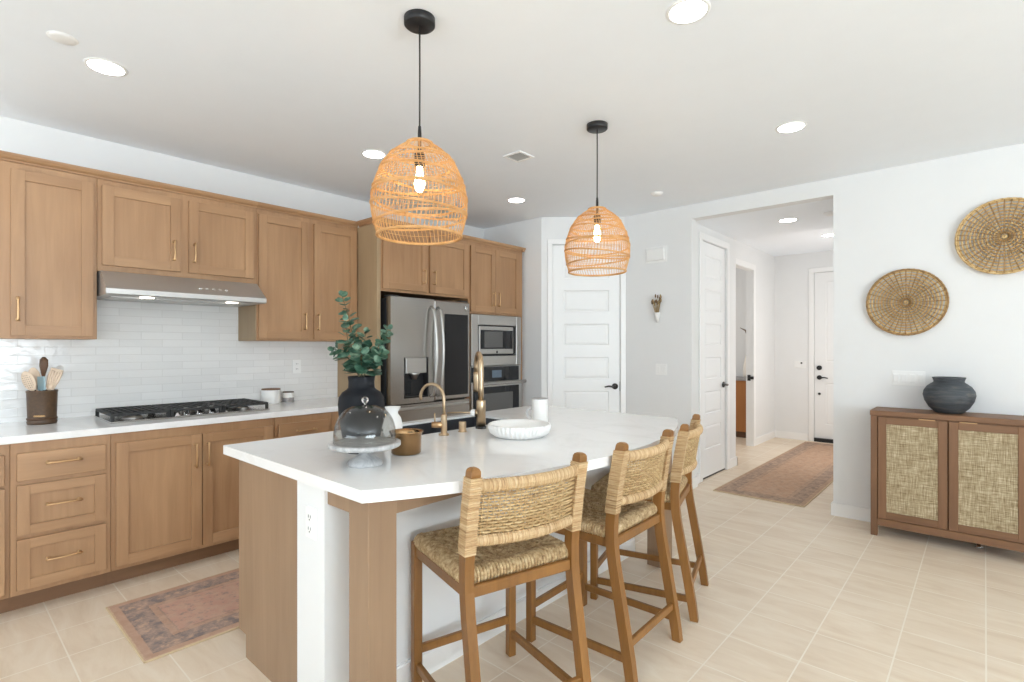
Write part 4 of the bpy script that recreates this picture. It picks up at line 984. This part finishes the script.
# eucalyptus: each branch is a thing with its stem and its leaves
rnd = random.Random(11)
def leaf(mb, p, d, nrm, r):
    s_ = d.cross(nrm).normalized(); n2 = s_.cross(d).normalized(); V = [p+d*r]; k = 10
    for i in range(k):
        a = 2*pi*i/k; q = p+d*(r-r*cos(a)*1.0)+s_*r*.92*sin(a)+n2*(.12*r*(sin(a)**2)+.05*r*cos(a)); V.append(q)
    mb.add(V, [(0, 1+i, 1+(i+1) % k) for i in range(k)], True)
def branch(label, tip, mid, r0, n):
    base = Vector((vx, vy, it+.06)); neck = Vector((vx, vy, it+.325))+Vector(((tip[0])*.12, tip[1]*.12, 0))
    T = neck+Vector(tip); Mi = neck+Vector(mid)
    pts = [base, neck]
    for i in range(1, 13):
        t = i/12; pts.append(neck*(1-t)**2+Mi*2*t*(1-t)+T*t*t)
    e = empty('eucalyptus_branch', base, label=label, cat='eucalyptus branch', group='eucalyptus branches in the black vase')
    make('stem', MB().tube(pts, [.0028*(1-.6*i/len(pts)) for i in range(len(pts))], 6), 'stem', e)
    mb = MB()
    for i in range(n):
        t = .04+.96*(i+.3)/n; a = neck*(1-t)**2+Mi*2*t*(1-t)+T*t*t
        tg = ((Mi-neck)*(1-t)+(T-Mi)*t).normalized(); ang = i*2.4+rnd.random()
        q = tg.orthogonal().normalized(); sd = Matrix.Rotation(ang, 3, tg) @ q
        for s_ in (1, -1):
            r = r0*(1.05-.5*t)*rnd.uniform(.8, 1.15)
            d = (sd*s_+tg*rnd.uniform(.1, .7)+Vector((rnd.uniform(-.3, .3), rnd.uniform(-.3, .3), rnd.uniform(-.3, .2)))).normalized()
            nr = (tg+Vector((rnd.uniform(-.6, .6), rnd.uniform(-.6, .6), rnd.uniform(-.2, .5)))).normalized()
            if abs(nr.dot(d)) > .9: nr = Vector((0, 0, 1))
            leaf(mb, a+d*.006, d, nr, r)
    leaf(mb, T, (T-Mi).normalized(), Vector((.6, -.6, .5)), r0*.45)
    make('leaves', mb, 'leaf', e, recalc=False)
# image-right is about (0.74, 0.67); towards the camera is (0.67, -0.74)
def iv(r, up, fwd=0.0): return (0.744*r+0.668*fwd, 0.668*r-0.744*fwd, up)
branch('tallest eucalyptus branch leaning left above the vase', iv(-.075, .345), iv(-.02, .18), .027, 19)
branch('second tall eucalyptus branch just right of the tallest', iv(-.045, .235, .05), iv(-.045, .1, .03), .030, 13)
branch('eucalyptus branch reaching right towards the fridge', iv(.105, .20), iv(.05, .12), .028, 14)
branch('short eucalyptus branch drooping left over the vase rim', iv(-.10, .115, .02), iv(-.05, .11), .029, 11)
branch('short eucalyptus branch drooping right over the vase rim', iv(.085, .10, .04), iv(.05, .07), .029, 11)
branch('bushy eucalyptus branch in front of the vase neck', iv(.02, .12, .08), iv(.01, .08, .03), .030, 11)
branch('eucalyptus branch at the rear between the tall ones', iv(.0, .19, -.06), iv(.0, .10, -.02), .029, 11)
# white pitcher vase
e = empty('white_pitcher', (-2.205, 1.565, it), label='white ceramic pitcher behind the glass dome beside the sink', cat='pitcher')
make('body', MB().lathe([(0, 0), (.038, 0), (.046, .02), (.049, .06), (.040, .095), (.027, .115), (.026, .125), (.040, .15), (.036, .15), (.022, .122), (.035, .09), (.04, .02), (0, .01)], (-2.205, 1.565, it), 32), 'white_ceramic', e)
mb = MB().tube([Vector((-2.205, 1.565, it+.05))+Vector((-.05, -.045, 0))*k+Vector((0, 0, z)) for k, z in ((.7, 0), (1.1, .02), (1.15, .05), (.8, .075), (.35, .08))], .006, 10); make('handle', mb, 'white_ceramic', e)
# brass pot
px, py = -1.820, 1.360
e = empty('brass_pot', (px, py, it), label='aged brass pot with a flared rim beside the cake stand', cat='pot')
make('body', MB().lathe([(0, 0), (.056, 0), (.062, .006), (.064, .078), (.068, .089), (.072, .091), (.071, .095), (.066, .095), (.060, .082), (.058, .008), (0, .006)], (px, py, it), 48), 'copper', e)
# fluted bowl
bx, by = -1.748, 2.005
e = empty('fluted_bowl', (bx, by, it), label='wide white fluted serving bowl in front of the mug', cat='bowl')
make('body', MB().lathe([(0, .002), (.11, 0, 0), (.125, .004, .3), (.145, .020, 1), (.154, .043, 1), (.156, .058, .8), (.154, .064, .1), (.147, .064, 0), (.144, .045), (.13, .022), (.10, .012), (0, .010)], (bx, by, it), 240, flute=40, amp=.0048), 'cream_ceramic' if False else 'white_ceramic', e)
# mug
gx, gy = -1.952, 2.422
e = empty('tall_mug', (gx, gy, it), label='tall white mug with a side handle behind the fluted bowl', cat='mug')
make('body', MB().lathe([(0, 0), (.045, 0), (.048, .004), (.0475, .142), (.046, .145), (.043, .145), (.0425, .012), (0, .01)], (gx, gy, it), 40), 'white_ceramic', e)
make('rim', MB().lathe([(.0425, .143), (.0477, .143), (.0478, .147), (.0425, .147)], (gx, gy, it), 40), 'grey_cup', e)
hv = Vector((-.744, -.668, 0))
make('handle', MB().tube([Vector((gx, gy, it+z))+hv*r for r, z in ((.045, .035), (.06, .032), (.075, .045), (.078, .065), (.07, .085), (.045, .088))], .007, 10), 'marble', e)

# ------------------------------------------------------------------ pendants
def pendant(x, y, label):
    e = empty('pendant_lamp', (x, y, CEIL), label=label, cat='pendant lamp', group='wicker pendant lamps over the island')
    make('canopy', MB().lathe([(0, 0), (.064, 0), (.064, -.028), (.060, -.032), (0, -.032)], (x, y, CEIL), 40), 'black', e)
    make('cord', MB().tube([(x, y, CEIL-.03), (x+.001, y, CEIL-.2), (x, y, CEIL-.50)], .0036, 10), 'black', e)
    make('socket', MB().lathe([(0, 0), (.006, 0), (.008, -.03), (.008, -.10), (.022, -.115), (.022, -.165), (.018, -.17), (0, -.17)], (x, y, CEIL-.45), 24), 'black', e)
    b = make('bulb', MB().lathe([(0, 0), (.012, 0), (.013, -.02), (.020, -.05), (.022, -.07), (.018, -.09), (.009, -.103), (0, -.106)], (x, y, CEIL-.62), 24), 'bulb', e)
    zr, zt = 1.828, 2.213       # rim and crown heights
    H = zt-zr
    def rad(t):                  # t 0 rim .. 1 top
        K = [(0, .172), (.1, .184), (.22, .195), (.35, .199), (.5, .192), (.65, .172), (.78, .148), (.88, .116), (.95, .082), (1, .042)]
        for (a, ra), (b_, rb) in zip(K, K[1:]):
            if t <= b_:
                u = (t-a)/(b_-a); return ra+(rb-ra)*u
        return K[-1][1]
    def R(t): return (rad(max(0, t-.03))+rad(t)+rad(min(1, t+.03)))/3
    mb = MB(); n = 64
    for k in range(n):
        a = 2*pi*k/n; top = 1.0 if k % 2 == 0 else .86
        pts = [(x+R(t)*cos(a+.10*sin(t*5)), y+R(t)*sin(a+.10*sin(t*5)), zr+H*t) for t in [top*i/16 for i in range(17)]]
        mb.tube(pts, .00165, 5, cap=False)
    make('ribs', mb, 'rattan', e)
    mb = MB(); seg = 60
    def ring(t, r, amp=0.0, ph=0.0, dr=.0):
        pts = []
        for k in range(seg):
            a = 2*pi*k/seg; tt = min(1, max(0, t+amp*cos(a-ph))); pts.append((x+(R(tt)+dr)*cos(a), y+(R(tt)+dr)*sin(a), zr+H*tt))
        mb.tube(pts, r, 6, closed=True)
    ring(0, .0062)
    make('rim', mb, 'rattan', e)
    mb = MB(); ring(1, .007)
    make('top_ring', mb, 'rattan', e)
    mb = MB()
    for t, am, ph in ((.17, .05, 1.0), (.29, .06, 3.4), (.41, .055, 5.3), (.53, .055, 2.2), (.65, .05, 4.2), (.76, .035, .4), (.86, .03, 2.8)):
        for q in (-.006, .006): ring(t+q, .0027, am, ph, .002)
    make('wave_bands', mb, 'rattan', e)
    mb = MB(); seg = 72
    for i in range(24):
        t = .42+.56*i/23; ring(t, .0010, .012, i*.7, .0)
    for i in range(3):
        t = .10+.34*i/3; ring(t, .0010, .01, i*.9, .0)
    make('fine_weave', mb, 'rattan', e)
    lt = bpy.data.lights.new('pendant_glow', 'POINT'); lt.energy = 3.5; lt.color = (1, .80, .52); lt.shadow_soft_size = .03
    lo = bpy.data.objects.new('bulb_light', lt); COL.objects.link(lo); lo.parent = e; lo.location = (0, 0, -.69)
    return e
pendant(-1.754, 1.379, 'wicker dome pendant lamp hanging nearest, before the fridge cabinets')
pendant(-1.777, 2.767, 'wicker dome pendant lamp hanging in front of the white pantry door')

# ------------------------------------------------------------------ wall baskets
def basket(x, z, r, dark, label):
    y = YR-.012
    e = empty('wall_basket', (x, YR, z), label=label, cat='basket', group='round woven wall baskets')
    mb = MB(); nr = 12
    dep = lambda q: -.012-.022*(1-(q/r)**2)*0-.03*(q/r)**2
    for i in range(nr):
        q = r*(i+.45)/nr; seg = 64
        pts = [(x+q*cos(2*pi*k/seg), YR-.014-.022*(q/r)**2, z+q*sin(2*pi*k/seg)) for k in range(seg)]
        mb.tube(pts, r/nr*.29, 6, closed=True)
    make('coils', mb, 'seagrass', e)
    seg = 96
    pts = [(x+r*cos(2*pi*k/seg), YR-.037, z+r*sin(2*pi*k/seg)) for k in range(seg)]
    make('rim', MB().tube(pts, [.0065+.0015*(k % 2) for k in range(seg)], 8, closed=True), 'seagrass_dark' if dark else 'seagrass', e)
    mb = MB()
    for k in range(40):
        a = 2*pi*k/40; q0 = .02 if k % 2 == 0 else r*.38
        pts = []
        for i in range(15):
            q = q0+(r-q0)*i/14; pts.append((x+q*cos(a), YR-.014-.022*(q/r)**2-(.0085 if i % 2 else .003), z+q*sin(a)))
        mb.tube(pts, (.0032 if k % 2 else .0042), 5)
    make('spokes', mb, 'seagrass_dark', e)
basket(-.438, 1.70, .243, True, 'smaller dark ribbed round woven basket hanging above the light switches')
basket(.10, 2.118, .252, False, 'larger golden round woven basket hanging higher at the right picture edge')

# ------------------------------------------------------------------ sideboard and jar
SY = 4.6; SX0, SX1 = -.618, .252; SH = .906
e = empty('sideboard', ((SX0+SX1)/2, 4.76, 0), label='walnut sideboard with two woven cane doors against the right wall', cat='sideboard')
YB2 = YR-.018
make('top', MB().box(SX0-.004, SX1+.004, SY-.004, YB2, SH-.036, SH, .003), 'walnut_h', e)
for x0 in (SX0, SX1-.04):
    for y0 in (SY, YB2-.04): make('leg', MB().box(x0, x0+.04, y0, y0+.04, 0, SH-.036, .002), 'walnut', e)
make('body', MB().box(SX0+.004, SX0+.036, SY+.04, YB2-.04, .075, SH-.036).box(SX1-.036, SX1-.004, SY+.04, YB2-.04, .075, SH-.036).box(SX0+.036, SX1-.036, YB2-.012, YB2, .075, SH-.036).box(SX0+.036, SX1-.036, SY+.022, YB2-.012, .075, .115), 'walnut', e)
make('bottom_rail', MB().box(SX0+.04, SX1-.04, SY+.004, SY+.022, .075, .128, .002), 'walnut_h', e)
make('top_rail', MB().box(SX0+.04, SX1-.04, SY+.012, SY+.03, SH-.05, SH-.036), 'walnut_h', e)
xm_ = (SX0+SX1)/2
for s_, (x0, x1) in enumerate(((SX0+.044, xm_-.003), (xm_+.003, SX1-.044))):
    z0, z1 = .132, SH-.044; st = .05
    mb = MB().box(x0, x0+st, SY, SY+.02, z0, z1, .002).box(x1-st, x1, SY, SY+.02, z0, z1, .002)
    mb.box(x0+st, x1-st, SY, SY+.02, z0, z0+st, .002, 1).box(x0+st, x1-st, SY, SY+.02, z1-st, z1, .002, 1)
    o = make('door', mb, ['walnut', 'walnut_h'], e)
    make('cane_panel', MB().box(x0+st, x1-st, SY+.006, SY+.014, z0+st, z1-st), 'cane', o)
    c = x1-.11 if s_ == 0 else x0+.10
    make('finger_pull', MB().box(c-.045, c+.045, SY-.001, SY+.012, z1-.003, z1+.004, .001), 'brass', o)
make('centre_foot', MB().lathe([(0, 0), (.022, 0), (.024, .006), (.012, .012), (.012, .076), (0, .076)], (-.03, 4.80, 0), 20), 'chrome', e)
jx, jy = -.185, 4.765
e = empty('clay_jar', (jx, jy, SH), label='round dark blue grey clay jar on top of the sideboard', cat='jar')
make('body', MB().lathe([(0, 0), (.068, 0), (.082, .008), (.112, .04), (.136, .085), (.145, .125), (.140, .155), (.122, .185), (.098, .205), (.086, .213), (.084, .222), (.090, .240), (.094, .246), (.090, .249), (.078, .235), (.076, .22), (.11, .18), (.13, .12), (.08, .02), (0, .015)], (jx, jy, SH), 56), 'jar', e)

# ------------------------------------------------------------------ rugs
def rug(name, x0, x1, y0, y1, mat, label):
    e = empty(name, ((x0+x1)/2, (y0+y1)/2, 0), label=label, cat='rug')
    make('pile', MB().box(x0+.006, x1-.006, y0+.006, y1-.006, .002, .009), mat, e)
    make('binding', MB().box(x0, x1, y0, y0+.009, .001, .0085, .002).box(x0, x1, y1-.009, y1, .001, .0085, .002).box(x0, x0+.009, y0, y1, .001, .0085, .002).box(x1-.009, x1, y0, y1, .001, .0085, .002), 'rug_edge', e)
rug('runner_rug', -3.412, -2.692, .630, 3.08, 'rug1', 'faded rose and grey patterned runner between stove counter and island')
rug('runner_rug', -1.92, -1.14, 4.995, 8.445, 'rug2', 'faded brown patterned runner leading through the hall to the front door')

# ------------------------------------------------------------------ counter stools
def make_stool():
    e = empty('counter_stool', (0, 0, 0))
    # front legs; local +y is the front
    hw = .222
    for s_ in (-1, 1): make('leg', MB().box(s_*hw-.018, s_*hw+.018, .216, .252, 0, .594, .004), 'oak', e)
    prof = [(-.285, 0), (-.270, .10), (-.249, .22), (-.224, .36), (-.202, .48), (-.192, .56), (-.191, .63), (-.198, .72), (-.216, .84), (-.238, .955)]
    def py(z):
        for (a, za), (b, zb) in zip(prof, prof[1:]):
            if z <= zb: return a+(b-a)*(z-za)/(zb-za)
        return prof[-1][0]
    for s_ in (-1, 1):
        secs = []
        for (yy, z) in prof:
            wd = .0175; dp = .021 if z > .05 else .019
            secs.append([(s_*hw-wd, yy-dp, z), (s_*hw+wd, yy-dp, z), (s_*hw+wd, yy+dp, z), (s_*hw-wd, yy+dp, z)])
        for k, (sc, dz) in enumerate(((.93, .012), (.72, .019), (.4, .0225))):
            yy, z = -.239, .955+dz; secs.append([(s_*hw-.0175*sc, yy-.021*sc, z), (s_*hw+.0175*sc, yy-.021*sc, z), (s_*hw+.0175*sc, yy+.021*sc, z), (s_*hw-.0175*sc, yy+.021*sc, z)])
        lg = make('rear_leg', MB().sweep(secs), 'oak', e)
        # rattan wrapping around the upper post
        secs = []; z = .682; i = 0
        while z < .945:
            q = .0212+(.0022 if i % 2 else -.0004); qd = .0248+(.0022 if i % 2 else -.0004); yy = py(z); sec = []
            for cx, cy in ((1, -1), (1, 1), (-1, 1), (-1, -1)):
                for da in (-.6, 0, .6):
                    ang = atan2(cy, cx)+da*.5
                    sec.append((s_*hw+cx*q*(.86 if da else .93)+(.14*q*cos(ang) if da else 0), yy+cy*qd*(.86 if da else .93)+(.14*qd*sin(ang) if da else 0), z))
            secs.append(sec); z += .0036; i += 1
        make('rattan_wrap', MB().sweep(secs, smooth=False), 'rush_post', lg)
    # rails
    mb = MB().box(-hw+.018, hw-.018, .223, .245, .536, .575, .003)
    mb.box(-hw+.017, hw-.017, -.206, -.182, .536, .575, .003)
    for s_ in (-1, 1): mb.box(s_*hw-.011, s_*hw+.011, -.173, .217, .536, .575, .003)
    make('seat_frame', mb, 'oak', e)
    make('stretcher', MB().box(-hw+.016, hw-.016, .224, .244, .145, .178, .003), 'oak', e)
    make('stretcher', MB().box(-hw+.016, hw-.016, py(.155)-.010, py(.155)+.010, .14, .172, .003), 'oak', e)
    for s_ in (-1, 1):
        a = py(.10)
        make('stretcher', MB().box(s_*hw-.010, s_*hw+.010, a+.012, .218, .085, .118, .003), 'oak', e)
    # woven seat: a dark core, strands rolled over every edge, rope hitches across the middle
    x0, x1, y0, y1 = -.226, .226, -.182, .243
    dish = lambda x, y: -.012*math.exp(-((x/.13)**2+((y-.01)/.13)**2))
    mb = MB(); mb.box(x0+.006, x1-.006, y0+.006, y1-.006, .573, .593, .004)
    n = 24; V = []
    for jj in range(n+1):
        for ii in range(n+1):
            x = x0+.02+(x1-x0-.04)*ii/n; y = y0+.02+(y1-y0-.04)*jj/n; V.append((x, y, .604+dish(x, y)))
    mb.add(V, [(b*(n+1)+a, b*(n+1)+a+1, (b+1)*(n+1)+a+1, (b+1)*(n+1)+a) for a in range(n) for b in range(n)], True)
    core = make('seat_core', mb, 'seat_under', e, recalc=False)
    rs = random.Random(5); mb = MB(); pw = .0128
    def roll(fix, c, along, inward, lo, hi):
        k = int(round((hi-lo)/pw))
        for q in range(k):
            t = lo+(hi-lo)*(q+.5)/k; dd = min(t-lo, hi-t)
            ln = min(.058, dd+.012)+rs.uniform(-.003, .003)
            prof_ = [(-.002, .576), (-.006, .589), (-.003, .603), (.008, .614), (.024, .618), (max(.03, ln*.75), .616), (max(.036, ln), .606)]
            pts = []
            for u, z in prof_:
                a = c+inward*u; pp = (a, t) if fix == 'x' else (t, a); pts.append((pp[0], pp[1], z+dish(*pp)*.5+rs.uniform(-.0008, .0008)))
            mb.tube(pts, [.0060, .0066, .0068, .0070, .0070, .0064, .0050], 6)
    roll('x', x0, 'y', 1, y0+.006, y1-.006); roll('x', x1, 'y', -1, y0+.006, y1-.006)
    roll('y', y0, 'x', 1, x0+.006, x1-.006); roll('y', y1, 'x', -1, x0+.006, x1-.006)
    nc = 11; cw = (x1-x0-.104)/nc
    for cidx in range(nc):
        xc = x0+.052+cw*(cidx+.5); m_ = 25; ph_ = (y1-y0-.10)/m_
        for q in range(m_):
            yc = y0+.05+ph_*(q+.5*(1+.5*(cidx % 2))); sg = 1 if cidx % 2 else -1
            z = .607+dish(xc, yc)+rs.uniform(-.001, .001)
            mb.tube([(xc-cw*.56, yc-sg*.009, z-.004), (xc-cw*.25, yc-sg*.004, z+.004), (xc+cw*.25, yc+sg*.004, z+.004), (xc+cw*.56, yc+sg*.009, z-.004)], [.0045, .0066, .0066, .0045], 6)
    make('woven_seat', mb, 'rush_seat', e)
    # back rails and woven panel, bowed backwards
    sag = .05
    def bk(s_, z): return Vector((s_, py(z)-sag*(1-(s_/.222)**2), z))
    def rail(name, zc, rr):
        secs = []; ns = 88
        for i in range(ns+1):
            s_ = -.207+.414*i/ns; c = bk(s_, zc); k = 1+(.08 if i % 2 else -.04); sec = []
            for q in range(10):
                a = 2*pi*q/10; sec.append((c.x, c.y+.0165*k*cos(a), c.z+rr*k*sin(a)))
            secs.append(sec)
        make(name, MB().sweep(secs, smooth=False), 'rush_rail', e)
    rail('top_rail', .915, .021); rail('lower_rail', .727, .019)
    mb = MB(); rows = 14; st = 22
    for r in range(rows):
        z = .748+.152*(r+.5)/rows; pts = []; m = st*3
        for i in range(m+1):
            s_ = -.203+.406*i/m; c = bk(s_, z); k = i/3
            off = .0042*cos(pi*k)*(1 if r % 2 else -1); zz = z
            if s_ > .135: f = (s_-.135)/.068; zz = z+.004*f*sin(r*2.1); off *= (1-f)
            c.y += off; pts.append((c.x, c.y, zz))
        mb.tube(pts, .0044, 6)
    make('woven_back', mb, 'rush', e)
    mb = MB()
    for k in range(st+1):
        s_ = -.203+.406*k/st
        if s_ > .14: continue
        mb.tube([bk(s_, .735), bk(s_, .82), bk(s_, .91)], .0030, 5)
    make('back_stakes', mb, 'rush', e)
    return e
proto = make_stool()
SPOTS = [(-1.398, 1.460, -15.5, 'wicker back counter stool nearest the camera, at the near end of the island'),
         (-1.343, 2.112, 1.5, 'middle wicker back counter stool between the other two at the island'),
         (-1.412, 2.705, 15.5, 'wicker back counter stool farthest along the island, closest to the hall')]
for i, (x, y, a, lab) in enumerate(SPOTS):
    s_ = proto if i == 0 else copy_tree(proto)
    s_.location = (x, y, 0); s_.rotation_euler = (0, 0, pi/2+radians(a)*1.0)
    tag(s_, lab, 'stool', 'wicker counter stools at the island')
